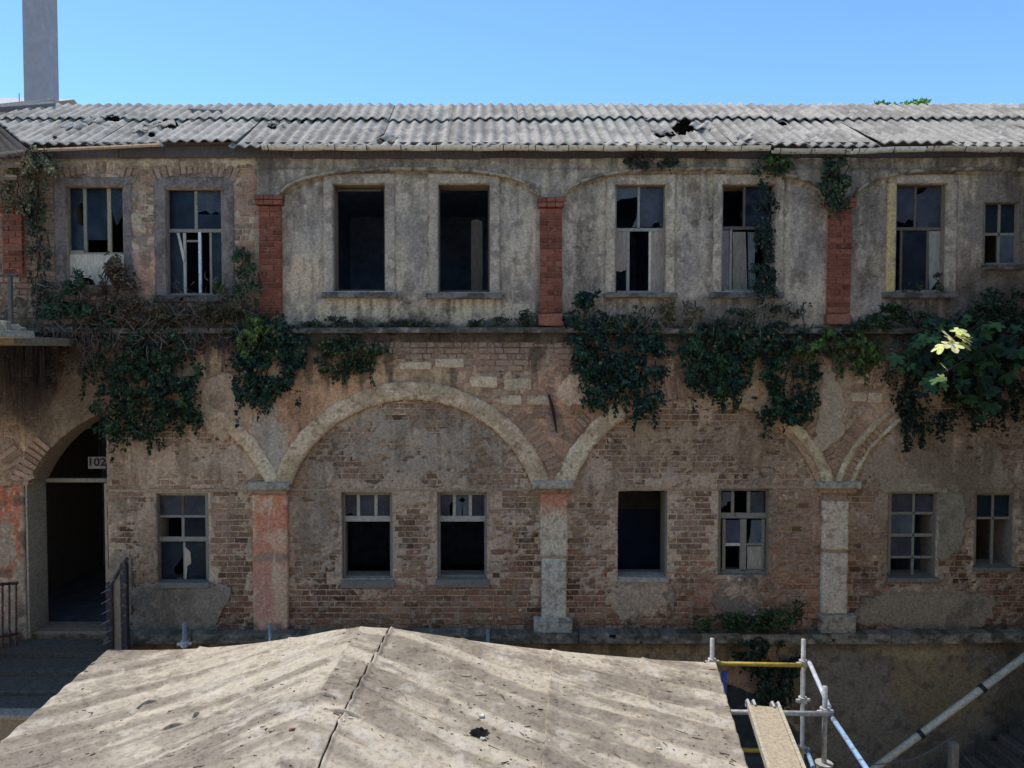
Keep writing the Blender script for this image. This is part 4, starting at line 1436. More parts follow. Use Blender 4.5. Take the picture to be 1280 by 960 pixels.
# loose ridge boards at the left end
for (pa, qa, pb, qb, hw) in ((-20, 146, 76, 138, .06), (226, 142, 273, 146, .03), (-30, 137, 64, 132, .04)):
    A, B = W(pa, qa, 1.55 if pa < 200 else 1.0), W(pb, qb, 1.75 if pa < 200 else 1.05)
    ta_ = .0
    A = roofpt(np.array(A[0]), np.array(1.9 if pa < 0 else 1.95)) + [0, 0, .05]; B = roofpt(np.array(B[0]), np.array(2.25 if qa > 140 else 2.55)) + [0, 0, .06]
    if pa > 200: B = roofpt(np.array(B[0]), np.array(1.8)) + [0, 0, .06]
    mb = MB(); mb.tube([A, B], hw, 4, C(128, 124, 122, 1.0)); mb.build('loose_board', M['wood'], roof)
# attic closing behind the eaves, fascia board
mb = MB()
z0f = W(600, 199)[2]
px_ = -70
while px_ < 1330:
    nx_ = min(px_ + random.uniform(150, 260), 1330)
    a, b = W(px_, 190)[0] + .004, min(W(nx_, 190)[0] - .004, X_R)
    m_ = MB(); dz = random.uniform(-.02, .012)
    m_.box(a, b, -.10, -.062, z0f + dz, z0f + .17 + dz, C(62, 60, 64) * random.uniform(.8, 1.2), .006, .003)
    m_.build('fascia_board', M['wood'], roof)
    px_ = nx_
mb = MB(); mb.box(X_L, X_R, -.22, .40, Z_EAVE + .055, Z_EAVE + .075, C(70, 64, 60)); mb.build('eaves_soffit', M['wood'], roof)
# gutter
def gutter(pa, qa, pb, qb, col, seed):
    A, B = W(pa, qa, YE - .03), W(pb, qb, YE - .03)
    n = max(4, int((pb - pa) / 20)); K = 9
    V = []
    for i_ in range(n + 1):
        t = i_ / n; c_ = A * (1 - t) + B * t
        sag = .006 * math.sin(i_ * 1.7 + seed) 
        for k_ in range(K):
            an = math.pi * (k_ / (K - 1))
            V.append([c_[0], c_[1] - .058 * math.cos(an), c_[2] - .058 * math.sin(an) * 1.0 + sag])
        for k_ in range(K):
            an = math.pi * (1 - k_ / (K - 1))
            V.append([c_[0], c_[1] - .053 * math.cos(an), c_[2] - .053 * math.sin(an) + sag])
    Q = []; K2 = 2 * K
    for i_ in range(n):
        for k_ in range(K2):
            Q.append([i_ * K2 + k_, i_ * K2 + (k_ + 1) % K2, (i_ + 1) * K2 + (k_ + 1) % K2, (i_ + 1) * K2 + k_])
    m_ = MB(); m_.add(V, Q, (), col)
    g_ = m_.build('gutter', M['painted_metal'], roof, True)
    p_ = pa + 8
    while p_ < pb - 4:
        t = (p_ - pa) / (pb - pa); c_ = A * (1 - t) + B * t
        m2 = MB(); pts = [[c_[0], c_[1] - .061 * math.cos(a_), c_[2] - .061 * math.sin(a_)] for a_ in np.linspace(0, math.pi, 8)] + [[c_[0], c_[1] + .16, c_[2] + .02]]
        m2.tube(pts, .006, 5, C(70, 66, 64, 1.0)); m2.build('gutter_strap', M['metal'], g_)
        p_ += random.uniform(38, 46)


gutter(328, 182.5, 660, 183, C(158, 148, 136), 1)
gutter(661, 183, 962, 183.5, C(158, 148, 137), 2)
gutter(966, 186.5, 1062, 187.5, C(140, 132, 122), 3)
gutter(1064, 187, 1155, 184, C(158, 154, 146), 4)
gutter(1157, 183.5, 1330, 186, C(146, 136, 124), 5)
mb = MB(); mb.tube([W(40, 188, YE), W(130, 184.5, YE), W(200, 181, YE - .05)], .022, 4, C(128, 110, 96)); mb.build('broken_batten', M['wood'], roof)

# gable closing triangles
for xx_ in (X_L, X_R - .02):
    mb = MB(); mb.add([[xx_, .03, Z_EAVE - .1], [xx_, Yb, Z_EAVE - .1], [xx_, Yb, Z_EAVE + .4], [xx_, yr, zr - .12], [xx_, .03, Z_EAVE + .3]], (), [[0, 1, 2], [0, 2, 3], [0, 3, 4]], C(100, 90, 80))
    mb.build('gable', M['render'], bld)

# ------------------------------------------------------------------ wing on the right of the courtyard and left wing roof end
wr = thing('side_wing', 'tall plain plaster wall of the wing on the right side of the courtyard', 'building', (X_R + .2, -3.5, 0))
mb = MB(); mb.box(X_R + .004, X_R + .5, -7.0, .0, 0, Z_EAVE, (0.32, 0.28, 0.24)); mb.build('wall', M['render'], wr)
mb = MB(); mb.box(X_R - .25, X_R + .6, -7.1, -.5, Z_EAVE + .003, Z_EAVE + .12, C(128, 120, 110)); mb.build('eaves_slab', M['sheet'], wr)

ow = thing('opposite_bounce_wing', 'unseen pale gallery wing across the courtyard, added to bounce warm light', 'building', (0, -14.5, 0))  # out of view, added to bounce warm fill onto the shaded facade
hl = [(x_ - .6, x_ + .6, z_, z_ + 1.7) for x_ in range(-12, 13, 3) for z_ in (4.3, 7.6)]
mb = MB(); wall_holes(mb, -14, 14, 0, 10.2, -14.6, -14.0, hl, (0.80, 0.72, 0.60)); mb.build('wall', mat('pale_bounce_wash', None, .95, 4, .12, .3, 40, .1), ow)  # front wall of the added bounce wing
mb = MB(); mb.box(-14, 14, -18.0, -17.8, 0, 10.2, (0.3, 0.28, 0.25)); mb.build('rear_wall', M['render'], ow)  # rear wall of the added bounce wing
mb = MB(); mb.box(-14.2, 14.2, -18.2, -13.7, 10.21, 10.36, (0.45, 0.32, 0.26)); mb.build('roof', M['sheet'], ow)  # roof of the added bounce wing
mb = MB(); mb.box(-14, 14, -14.0, -9.9, 5.2, 5.35, (0.45, 0.42, 0.37)); mb.build('bounce_wing_gallery_floor', M['stone'], ow)

lw = thing('left_wing_roof', 'broken edge of the neighbouring corrugated roof meeting the main roof', 'roof', tuple(W(0, 200, -.6)))
cpt = [W(-60, 152, -.2), W(-6, 153, -.3), W(37, 188, -.5), W(-60, 222, -1.1)]
n = 26; V = []; Q = []
for i_ in range(n + 1):
    for j_ in range(n + 1):
        u, v = i_ / n, j_ / n
        P = (cpt[0] * (1 - u) + cpt[1] * u) * (1 - v) + (cpt[3] * (1 - u) + cpt[2] * u) * v
        V.append(P + np.array([0, 0, .022 * math.cos(u * 52) * 1.3]))
for i_ in range(n):
    for j_ in range(n):
        Q.append([i_ * (n + 1) + j_, (i_ + 1) * (n + 1) + j_, (i_ + 1) * (n + 1) + j_ + 1, i_ * (n + 1) + j_ + 1])
mb = MB(); mb.add(V, Q, (), C(112, 98, 88, .8)); mb.build('roof_sheet', M['sheet'], lw, True)
for k_ in range(3):
    A = W(-50, 200 + k_ * 10, -1.0); B = W(30 - k_ * 5, 190 + k_ * 16, -.5)
    mb = MB(); mb.tube([A, B], .035, 5, C(104, 90, 80)); mb.build('rafter', M['wood'], lw)

# chimney behind, left
ch = thing('chimney_stack', 'tall grey concrete chimney rising behind the left end of the roof', 'chimney', (W(50, 100, 6.5)[0], 7.0, 0))
a, b = W(29, 90, 6.2)[0], W(51, 90, 6.2)[0]
ztop = W(50, -26, 6.2)[2]
dpt = .72
mb = MB(); mb.box(a, b, 6.2, 6.2 + dpt, 0, ztop, C(138, 131, 131, 1.4), .01)
mb.build('shaft', mat('concrete_chimney', None, .9, 5, .14, .3, 40, .2), ch)
mb = MB(); mb.box(a - .05, b + .05, 6.15, 6.25 + dpt, ztop + .003, ztop + .35, C(150, 146, 146, 1.5), .01); mb.build('cap', M['stone'], ch)

# far house, left
fh = thing('far_house', 'distant pale roofed house peeking over the left end of the roof', 'house', (W(0, 125, 14)[0] - 3, 14, 0))
A = W(34, 131, 12); zt_ = W(0, 117, 14)[2]
mb = MB(); mb.box(A[0] - 6, A[0] - .4, 12.4, 18, 0, A[2] - .05, C(150, 146, 140, 1.3)); mb.build('wall', M['render'], fh)
mb = MB(); mb.add([[A[0] - 6.4, 12, A[2]], [A[0], 12, A[2]], [A[0] - .2, 15, zt_ + .15], [A[0] - 6.2, 15, zt_ + .3], [A[0] - 6.4, 18.4, A[2]], [A[0], 18.4, A[2]]], [[0, 1, 2, 3], [3, 2, 5, 4]], [], C(190, 186, 178, 1.2)); mb.build('roof', M['sheet'], fh)
mb = MB(); B = W(24, 124, 13); mb.tube([B + [0, 0, -.4], B + [0, 0, .18]], .012, 5, C(70, 70, 72, 1.0)); mb.build('antenna', M['metal'], fh)


# ------------------------------------------------------------------ plants
def leaf_mesh_arrays(pos, nrm, tip, size, wid):
    """six-vertex folded leaves"""
    n = len(pos)
    nrm = nrm / np.linalg.norm(nrm, axis=1, keepdims=True)
    tip = tip - nrm * (tip * nrm).sum(1, keepdims=True)
    tip /= (np.linalg.norm(tip, axis=1, keepdims=True) + 1e-9)
    sd_ = np.cross(tip, nrm)
    s = size[:, None]; w = (size * wid)[:, None]
    base = pos
    mid = pos + tip * s * .45 - nrm * s * .06
    tp = pos + tip * s - nrm * s * .12
    l = pos + tip * s * .38 + sd_ * w * .5 + nrm * s * .08
    r_ = pos + tip * s * .38 - sd_ * w * .5 + nrm * s * .08
    V = np.stack([base, l, mid, r_, tp], 1).reshape(-1, 3)
    I = np.arange(n)[:, None] * 5
    T = np.concatenate([I + np.array([[0, 1, 2]]), I + np.array([[0, 2, 3]]), I + np.array([[1, 4, 2]]), I + np.array([[2, 4, 3]])])
    return V, T


IVY = []


def ivy(name, label, cat, blobs, base=(30, 48, 44), light=(52, 78, 52), n=2200, size=.066, thick=.20, Y0=-.10, group=None, gain=1.9, stems=6, seed=0, wid=.75, up=False, stemcol=(70, 58, 50)):
    r_ = np.random.default_rng(1000 + seed)
    main = blobs
    sub = []
    for b_ in main:
        m0 = int(np.clip(b_[2] * b_[3] / 70, 5, 26))
        for _ in range(m0):
            a0 = r_.random() * 6.283; q0 = r_.random() ** .5 * .95
            f0 = r_.uniform(.20, .48)
            sub.append((b_[0] + b_[2] * q0 * math.cos(a0), b_[1] + b_[3] * q0 * math.sin(a0), max(b_[2] * f0, 4), max(b_[3] * f0 * (1.0 if up else 1.25), 4), (b_[4] if len(b_) > 4 else thick) * r_.uniform(.5, 1.3)))
    blobs = sub
    area = np.array([b[2] * b[3] for b in blobs], float); area /= area.sum()
    P = []; CC = []
    cb, cl_ = C(*base, gain * .8) * [1.2, 1, .66], C(*light, gain * 1.05) * [1.25, 1, .66]
    for b_, a_ in zip(blobs, area):
        k_ = int(n * a_ * 2.4)
        th = r_.random(k_) * 2 * math.pi; rr = np.sqrt(r_.random(k_)) ** .8
        rr = np.where(r_.random(k_) < .10, rr * r_.uniform(1.0, 1.45, k_), rr)
        wob = 1 + .5 * (vn(np.cos(th) * 2.3 + seed, np.sin(th) * 2.3 + seed * 3.1, 5) - .5) * 2 + .3 * (vn(np.cos(th) * 7 + seed, np.sin(th) * 7, 6) - .5) * 2
        u, v = rr * np.cos(th) * wob, rr * np.sin(th) * wob
        p, q = b_[0] + b_[2] * u, b_[1] + b_[3] * v
        dep = (b_[4] if len(b_) > 4 else thick) * np.sqrt(np.maximum(0.03, 1 - np.minimum(rr, 1) ** 2)) * r_.random(k_) ** .6
        # clumps
        cl = vn(p / 9.0, q / 9.0, 7 + seed) * .7 + vn(p / 4, q / 4, 9) * .3
        bigc = vn(p / 17.0, q / 15.0, 21 + seed)
        keep = (cl > (.26 + .24 * np.minimum(rr, 1.2) ** 3)) & (bigc > .24 + .16 * np.minimum(rr, 1.3) ** 2)
        Y = Y0 - dep - .26 * (cl - .4)
        for pi, qi, yi, ci, kk in zip(p, q, Y, cl, keep):
            if not kk: continue
            P.append(W(pi, qi, yi)); CC.append(ci)
    if not up:
        for _ in range(int(14 * len(main))):
            b_ = main[int(r_.integers(0, len(main)))]
            tx = b_[0] + r_.uniform(-.9, .9) * b_[2]; ty = b_[1] + b_[3] * r_.uniform(.2, .8); ln = (r_.uniform(8, 24) + 26 * r_.random() ** 3) * min(1, b_[3] / 30)
            for j_ in range(int(ln * 1.1)):
                f_ = r_.random(); P.append(W(tx + r_.normal(0, 2.2) * (1 - .6 * f_), ty + ln * f_, Y0 - .05 - r_.random() * .1)); CC.append(r_.uniform(.25, .75))
    P = np.array(P); CC = np.array(CC); m_ = len(P)
    P[:, 0] = np.minimum(P[:, 0], X_R - .03)
    nr = np.c_[r_.normal(0, .55, m_), -.75 + r_.normal(0, .35, m_), .55 + r_.normal(0, .4, m_)]
    tp = np.c_[r_.normal(0, .6, m_), r_.normal(-.2, .4, m_), (r_.normal(.5, .5, m_) if up else r_.normal(-.8, .4, m_))]
    sz = size * .68 * r_.uniform(.4, 1.6, m_)
    V, T = leaf_mesh_arrays(P, nr, tp, sz, wid)
    mixw = np.clip(.15 + 1.2 * (CC - .45) + r_.normal(0, .18, m_), 0, 1)[:, None]
    cols = cb * (1 - mixw) + cl_ * mixw
    cols *= r_.uniform(.55, 1.45, (m_, 1))
    dead = r_.random(m_) < .06
    cols[dead] = C(120, 100, 70, 1.2) * r_.uniform(.5, 1.2, (int(dead.sum()), 1))
    cx, cy = np.mean([b[0] for b in blobs]), np.max([b[1] + b[3] for b in blobs])
    top = min(main, key=lambda b: b[1])
    loc = W(top[0], top[1] - top[3] * .3, Y0 + .05)
    t = thing(name, label, cat, tuple(loc), group)
    me = fmesh('foliage', V, T, np.repeat(cols, 5, 0)); local(t, me)
    obj('foliage', me, M['leaf'], t)
    for k_ in range(stems):
        mb_ = MB()
        b_ = main[k_ % len(main)]
        pts = []
        sx = b_[0] + r_.uniform(-.7, .7) * b_[2]
        for j_ in range(6):
            v = -1 + 2 * j_ / 5.
            pts.append(W(sx + r_.normal(0, 3), b_[1] + b_[3] * v * .9, Y0 + .03 - (.02 + .08 * r_.random())))
        mb_.tube(pts, [.010, .009, .008, .007, .005, .004], 5, C(*stemcol, 1.2))
        mb_.build('stem', M['dry'], t)
    return t


HG = 'ivy hanging from the string course'
ivy('ivy', 'broad dark ivy curtain hanging over the doorway arch', 'ivy', [(190, 468, 66, 62), (165, 515, 44, 32), (225, 500, 38, 42, .34), (140, 440, 40, 30), (200, 430, 60, 20)], base=(22, 36, 36), light=(50, 74, 52), n=7000, seed=1)
ivy('ivy', 'compact ivy clump hanging left of the full plaster arch', 'ivy', [(333, 450, 46, 48), (345, 420, 34, 24), (318, 478, 26, 22)], base=(22, 38, 42), light=(46, 72, 58), n=3800, seed=2)
ivy('ivy', 'thin low ivy tuft above the full plaster arch', 'ivy', [(440, 440, 42, 20, .16), (425, 448, 26, 14, .14)], base=(34, 46, 38), light=(58, 72, 48), n=1300, seed=3)
ivy('ivy', 'deep ivy curtain beside the middle red brick pier', 'ivy', [(775, 440, 50, 40), (760, 470, 34, 34), (810, 480, 22, 32, .3), (735, 425, 22, 26)], base=(20, 36, 40), light=(44, 70, 60), n=4800, seed=4)
ivy('ivy', 'leafy bush standing on the string course beside the middle pier', 'bush', [(735, 388, 22, 24, .2), (752, 402, 24, 14, .2), (725, 400, 16, 14, .2)], base=(24, 40, 42), light=(42, 66, 58), n=1300, seed=5, up=True)
ivy('ivy', 'wide ivy curtain hanging over the broken arch', 'ivy', [(895, 450, 40, 40), (945, 435, 56, 26), (905, 478, 24, 18, .32), (870, 430, 20, 24)], base=(22, 38, 40), light=(48, 76, 54), n=4600, seed=6)
ivy('ivy', 'trailing ivy tail hanging over the right haunch of the broken arch', 'ivy', [(985, 490, 32, 30, .22), (960, 505, 22, 12, .2), (1000, 470, 20, 24, .2)], base=(24, 40, 38), light=(44, 68, 50), n=2000, seed=7)
ivy('ivy', 'light green creeper on the string course below the right red pier', 'creeper', [(1040, 428, 46, 18, .22), (1075, 432, 30, 24, .25), (1010, 422, 26, 12, .2)], base=(38, 56, 38), light=(76, 104, 54), n=2600, seed=8, size=.065)
ivy('creeper', 'creeper crowning the top of the right red brick pier', 'creeper', [(1046, 222, 20, 26, .22), (1052, 238, 12, 14, .2), (1036, 205, 12, 14, .2)], base=(36, 48, 44), light=(66, 84, 60), n=1500, seed=9, size=.06, Y0=-.14)
ivy('creeper', 'small creeper under the gutter joint right of the vine covered window', 'creeper', [(962, 200, 22, 12, .16), (975, 196, 14, 9, .16)], base=(34, 50, 42), light=(62, 90, 58), n=800, seed=10, size=.06, Y0=-.12)
ivy('creeper', 'faint creeper under the eaves above the shuttered window', 'creeper', [(815, 200, 36, 9, .08)], base=(40, 48, 50), light=(56, 66, 62), n=500, seed=11, size=.05, Y0=-.10)
ivy('vine', 'dark vine climbing over the right side of the window', 'vine', [(955, 260, 14, 36, .10), (962, 320, 10, 44, .10), (950, 345, 14, 18, .1)], base=(28, 40, 44), light=(40, 58, 50), n=1100, seed=12, size=.05, Y0=-.045)
ivy('creeper', 'pale dry creeper tangled below the left roof corner', 'creeper', [(38, 210, 30, 24, .30), (22, 235, 20, 20, .26), (60, 200, 22, 12, .2)], base=(74, 74, 68), light=(128, 128, 110), n=1900, seed=13, size=.06, Y0=-.16, gain=1.6)
ivy('creeper', 'thin dark creeper running down beside the leftmost brick pier', 'creeper', [(46, 270, 11, 50, .12), (50, 330, 12, 40, .12)], base=(40, 48, 48), light=(64, 72, 62), n=900, seed=14, size=.05, Y0=-.06)
ivy('weed', 'green weeds growing below the window with the patched sill', 'weeds', [(98, 370, 30, 26, .22), (80, 388, 34, 18, .2), (130, 392, 34, 16, .2)], base=(30, 46, 42), light=(54, 78, 54), n=2600, seed=15, size=.055, Y0=-.12, up=True)
ivy('weed', 'brown dry weeds standing between the two left windows', 'weeds', [(145, 365, 22, 36, .2), (165, 390, 30, 16, .2), (125, 395, 22, 12, .2)], base=(66, 56, 52), light=(98, 84, 74), n=2800, seed=16, size=.05, Y0=-.12, up=True, stems=14, gain=1.6)
ivy('weed', 'dull weeds below the window with leaning laths', 'weeds', [(240, 392, 60, 14, .18), (200, 398, 40, 12, .2), (290, 385, 26, 20, .2)], base=(54, 54, 48), light=(84, 82, 66), n=3200, seed=17, size=.05, Y0=-.12, up=True, stems=10, gain=1.6)
ivy('creeper', 'green creeper on the brick left of the tall red pier', 'creeper', [(306, 325, 13, 18, .12), (312, 352, 22, 12, .12)], base=(36, 52, 44), light=(60, 86, 56), n=800, seed=18, size=.055, Y0=-.05)
ivy('creeper', 'bright creeper trailing at the foot of the tall red pier', 'creeper', [(322, 402, 16, 12, .18), (308, 420, 10, 18, .2)], base=(50, 64, 40), light=(92, 116, 62), n=700, seed=19, size=.06, Y0=-.2)
ivy('weed', 'small green tuft on the sill inside the window with leaning laths', 'weeds', [(217, 360, 11, 8, .06), (272, 362, 8, 6, .05)], base=(40, 56, 40), light=(66, 90, 52), n=350, seed=20, size=.04, Y0=-.02, up=True, stems=2)
ivy('weed', 'low dark weeds along the string course between the open windows', 'weeds', [(440, 404, 60, 6, .1), (620, 404, 56, 7, .1), (655, 398, 20, 8, .1), (510, 406, 40, 4, .1)], base=(36, 44, 42), light=(56, 66, 54), n=1500, seed=21, size=.045, Y0=-.08, up=True, stems=8)
ivy('weed', 'dry pale weeds below the shuttered window', 'weeds', [(815, 396, 26, 14, .14), (850, 392, 24, 18, .12), (800, 404, 30, 8, .14)], base=(76, 72, 60), light=(120, 110, 86), n=1000, seed=22, size=.045, Y0=-.1, up=True, stems=12, gain=1.5)
ivy('weed', 'dark weeds on the string course below the vine covered window', 'weeds', [(940, 400, 66, 12, .16), (985, 392, 34, 16, .14), (890, 404, 30, 10, .14)], base=(40, 46, 46), light=(58, 70, 56), n=1700, seed=23, size=.05, Y0=-.1, up=True, stems=10)
ivy('weed', 'green weeds growing on the plinth ledge left of the right pier base', 'weeds', [(945, 778, 62, 12, .2), (1000, 770, 22, 18, .18), (900, 784, 26, 8, .16)], base=(34, 48, 38), light=(62, 84, 50), n=1900, seed=24, size=.05, Y0=-.12, up=True)
ivy('ivy', 'dark ivy hanging on the cellar wall behind the scaffold', 'ivy', [(965, 820, 34, 24, .2), (970, 858, 24, 26, .2)], base=(24, 36, 38), light=(42, 60, 50), n=1900, seed=25, size=.06, Y0=-.06)
ivy('weed', 'dark weeds below the yellow jambed window', 'weeds', [(1120, 392, 34, 14, .2), (1165, 398, 40, 10, .22), (1090, 404, 30, 8, .2)], base=(28, 42, 36), light=(52, 72, 48), n=1700, seed=26, size=.055, Y0=-.12, up=True)
ivy('creeper', 'dark creeper covering the wall below the small four pane window', 'creeper', [(1250, 400, 46, 34, .25), (1280, 370, 20, 30, .2)], base=(26, 38, 36), light=(44, 62, 46), n=2400, seed=27, size=.06, Y0=-.08)
ivy('weed', 'tiny weeds on the sill of the yellow jambed window', 'weeds', [(1172, 354, 9, 14, .06), (1135, 362, 14, 4, .05)], base=(32, 44, 38), light=(56, 76, 50), n=350, seed=28, size=.04, Y0=-.02, up=True, stems=2)


ivy('ivy', 'dark ivy backing the fig tree under the string course', 'ivy', [(1190, 450, 70, 46, .12), (1160, 500, 36, 36, .1), (1250, 460, 34, 60, .12), (1210, 500, 24, 24, .1)], base=(20, 32, 32), light=(36, 52, 42), n=4200, seed=31)
ivy('creeper', 'low dark creeper along the string course above the broken arch', 'creeper', [(850, 416, 60, 10, .16), (1000, 414, 60, 10, .18), (920, 412, 60, 8, .2)], base=(22, 36, 36), light=(44, 64, 50), n=2200, seed=32)
ivy('creeper', 'brown withered creeper over the string course above the doorway', 'creeper', [(90, 425, 50, 22, .14), (235, 425, 40, 14, .12), (60, 450, 30, 24, .1), (290, 418, 30, 10, .1)], base=(52, 46, 42), light=(84, 72, 62), n=2200, seed=33, size=.05, stems=16)

# hanging dry grass at the left edge
def strands(name, label, cat, px0, px1, py0, py1, n, col, Y=-.2, seed=0, kind=None):
    r_ = np.random.default_rng(3000 + seed)
    V = []; T = []; cl = []
    for i_ in range(n):
        p = r_.uniform(px0, px1); q0 = py0 + r_.uniform(-6, 8); q1 = q0 + (py1 - py0) * r_.uniform(.4, 1.0)
        pts = []; sway = r_.normal(0, 9); y0 = Y - r_.random() * .25
        for j_ in range(5):
            t = j_ / 4
            pts.append(W(p + sway * t * t + r_.normal(0, 1.0), q0 + (q1 - q0) * t, y0 - .12 * math.sin(t * 2)))
        w = r_.uniform(.0015, .004)
        b0 = len(V)
        for j_, P in enumerate(pts):
            ww = w * (1 - .7 * j_ / 4)
            V += [P + [-ww, 0, 0], P + [ww, -.004, 0]]
        for j_ in range(4):
            a = b0 + 2 * j_; T.append([a, a + 1, a + 3, a + 2])
        cl += [C(*col, 1.5) * r_.uniform(.5, 1.4)] * 10
    V = np.array(V)
    t = thing(name, label, cat, tuple(W((px0 + px1) / 2, py0, Y)))
    me = fmesh('stalks', V, np.array(T), np.array(cl)); local(t, me)
    o = obj('stalks', me, M['dry'], t); o['kind'] = 'stuff'
    return t


strands('hanging_grass', 'grey brown dry grass hanging under the left balcony', 'dry grass', -40, 56, 425, 560, 800, (74, 66, 62), -.25, 1)
def twigs(name, label, boxes, n, col, Y, seed):
    r_ = np.random.default_rng(5000 + seed)
    b0 = boxes[0]
    t = thing(name, label, 'dry stems', tuple(W((b0[0] + b0[2]) / 2, b0[3], Y)))
    m_ = MB()
    for i_ in range(n):
        b_ = boxes[int(r_.integers(0, len(boxes)))]
        p, q = r_.uniform(b_[0], b_[2]), r_.uniform(b_[1], b_[3]); a = r_.uniform(-2.8, -.3) if r_.random() < .65 else r_.uniform(.3, 2.8)
        L = r_.uniform(8, 34); cv = r_.normal(0, .9); y0 = Y - r_.random() * .22
        pts = []
        for j_ in range(5):
            pts.append(W(p, q, y0 - .03 * j_ * r_.random())); p += math.cos(a) * L / 5; q += math.sin(a) * L / 5; a += cv / 4 + r_.normal(0, .12)
        w = r_.uniform(.002, .0055)
        m_.tube(pts, [w, w, w * .8, w * .6, w * .3], 4, C(*col, 1.5) * r_.uniform(.5, 1.6), cap=False)
    m_.build('twigs', M['dry'], t, kind='stuff')


twigs('dry_stems', 'tangle of bare dry stems below the two left windows', [(40, 350, 330, 412), (60, 395, 260, 440)], 420, (104, 90, 80), -.12, 1)
twigs('dry_stems', 'bare dry twigs hanging beside the ivy above the doorway', [(30, 420, 130, 480), (230, 418, 300, 450)], 170, (92, 78, 70), -.12, 2)
twigs('dry_stems', 'pale dry stems along the ledge below the shuttered window', [(700, 385, 870, 415), (860, 380, 1010, 412)], 170, (112, 100, 84), -.12, 3)
twigs('dry_stems', 'brown dry twigs hanging left of the fig tree', [(1080, 425, 1125, 480), (1000, 425, 1080, 460)], 90, (86, 74, 68), -.14, 4)
strands('hanging_roots', 'thin dry roots hanging over the doorway ivy', 'roots', 55, 150, 412, 475, 40, (104, 88, 78), -.2, 2)


# fig tree on the right with large lobed leaves
def fig_leaf_mesh(seed, col):
    r_ = np.random.default_rng(seed)
    pts = []
    for k_ in range(5):            # five rounded lobes
        a = R(-110 + 55 * k_); L = (.62, .85, 1.0, .85, .62)[k_]
        for (da, f) in ((-.44, .60), (-.30, .84), (-.10, 1.0), (.10, 1.0), (.30, .84), (.44, .60)):
            pts.append((math.sin(a + da) * L * f, math.cos(a + da) * L * f * .95 + .1))
    pts.append((0.03, -.04)); pts.append((-.03, -.04))
    V = [[0, 0.08, .0]] + [[x_, y_, .10 * abs(x_) - .16 * (x_ * x_ + y_ * y_) + r_.normal(0, .012)] for x_, y_ in pts]
    n_ = len(pts)
    T = [[0, (i_ + 1) % n_ + 1, i_ + 1] for i_ in range(n_)]
    cols = np.broadcast_to(np.array(col), (len(V), 3)).copy(); cols[0] *= 1.25
    me = fmesh('leaf', np.array(V), np.array(T), cols)
    me.materials.append(M['leaf'])
    return me


FL = [fig_leaf_mesh(k_, C(*c_, 1.7) * [1.12, 1.0, .62]) for k_, c_ in enumerate([(34, 52, 48), (40, 62, 52), (30, 46, 46), (48, 74, 54), (36, 58, 44), (54, 84, 58), (26, 40, 42), (44, 66, 50), (186, 196, 164), (170, 186, 142)])]  # last two much paler: sun glare painted into the leaf colour
fig = thing('fig_tree', 'fig tree with big lobed leaves sprouting from the wall right of the arches', 'tree', tuple(W(1190, 440, 0)))
fl = Vector(fig.location)
r_ = np.random.default_rng(77)
mb = MB()
tips = []
for k_ in range(26):
    p, q = r_.uniform(1110, 1275), r_.uniform(400, 520)
    if q > 470: p = r_.uniform(1125, 1235)
    Y = -r_.uniform(.15, .75)
    A = W(1195 + r_.normal(0, 14), 425 + r_.normal(0, 6), -.03); B = W(p, q, Y)
    B[0] = min(B[0], X_R - .15)
    mid = (A + B) / 2 + [0, -.12, .16]
    mb.tube([A, mid, B], [.016, .010, .005], 6, C(64, 60, 50, .8)); tips.append((A, mid, B))
# the branch that reaches out of the shade
A = W(1190, 425, -.03); SB = W(1180, 426, -1.80)
mb.tube([A, A + [0, -.7, .22], SB + [.02, .08, -.03]], [.022, .014, .006], 6, C(64, 60, 50, .8))
SB2 = W(1178, 468, -1.92)
mb.tube([A, A + [0, -.8, -.08], SB2 + [0, .08, -.02]], [.02, .013, .006], 6, C(64, 60, 50, .8))
mb.build('branches', M['dry'], fig, True)


def figleaf(pos, size, rx, rz, k_, ry=0.0):
    o = bpy.data.objects.new('leaf', FL[k_ % len(FL)])
    o.location = Vector(pos) - fl
    o.rotation_euler = (rx, ry, rz)
    o.scale = (size, size, size)
    link(o, fig)


cnt = 0
for (A, mid, B) in tips:
    for k_ in range(10):
        t = r_.uniform(.45, 1.05)
        P = (1 - t) ** 2 * A + 2 * t * (1 - t) * mid + t * t * B + r_.normal(0, .10, 3)
        P[1] = min(P[1], -.12); P[0] = min(P[0], X_R - .12)
        p, q = PX(P[0], P[2], P[1])
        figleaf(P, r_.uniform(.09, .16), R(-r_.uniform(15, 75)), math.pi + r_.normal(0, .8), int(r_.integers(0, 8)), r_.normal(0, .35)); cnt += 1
for k_ in range(10):
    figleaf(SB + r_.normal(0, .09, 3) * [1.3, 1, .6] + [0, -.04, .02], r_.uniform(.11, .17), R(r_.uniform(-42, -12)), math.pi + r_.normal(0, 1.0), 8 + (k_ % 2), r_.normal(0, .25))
for k_ in range(4):
    figleaf(SB2 + r_.normal(0, .08, 3), r_.uniform(.10, .14), R(r_.uniform(-60, -20)), math.pi + r_.normal(0, .8), 9 if k_ < 2 else 5)

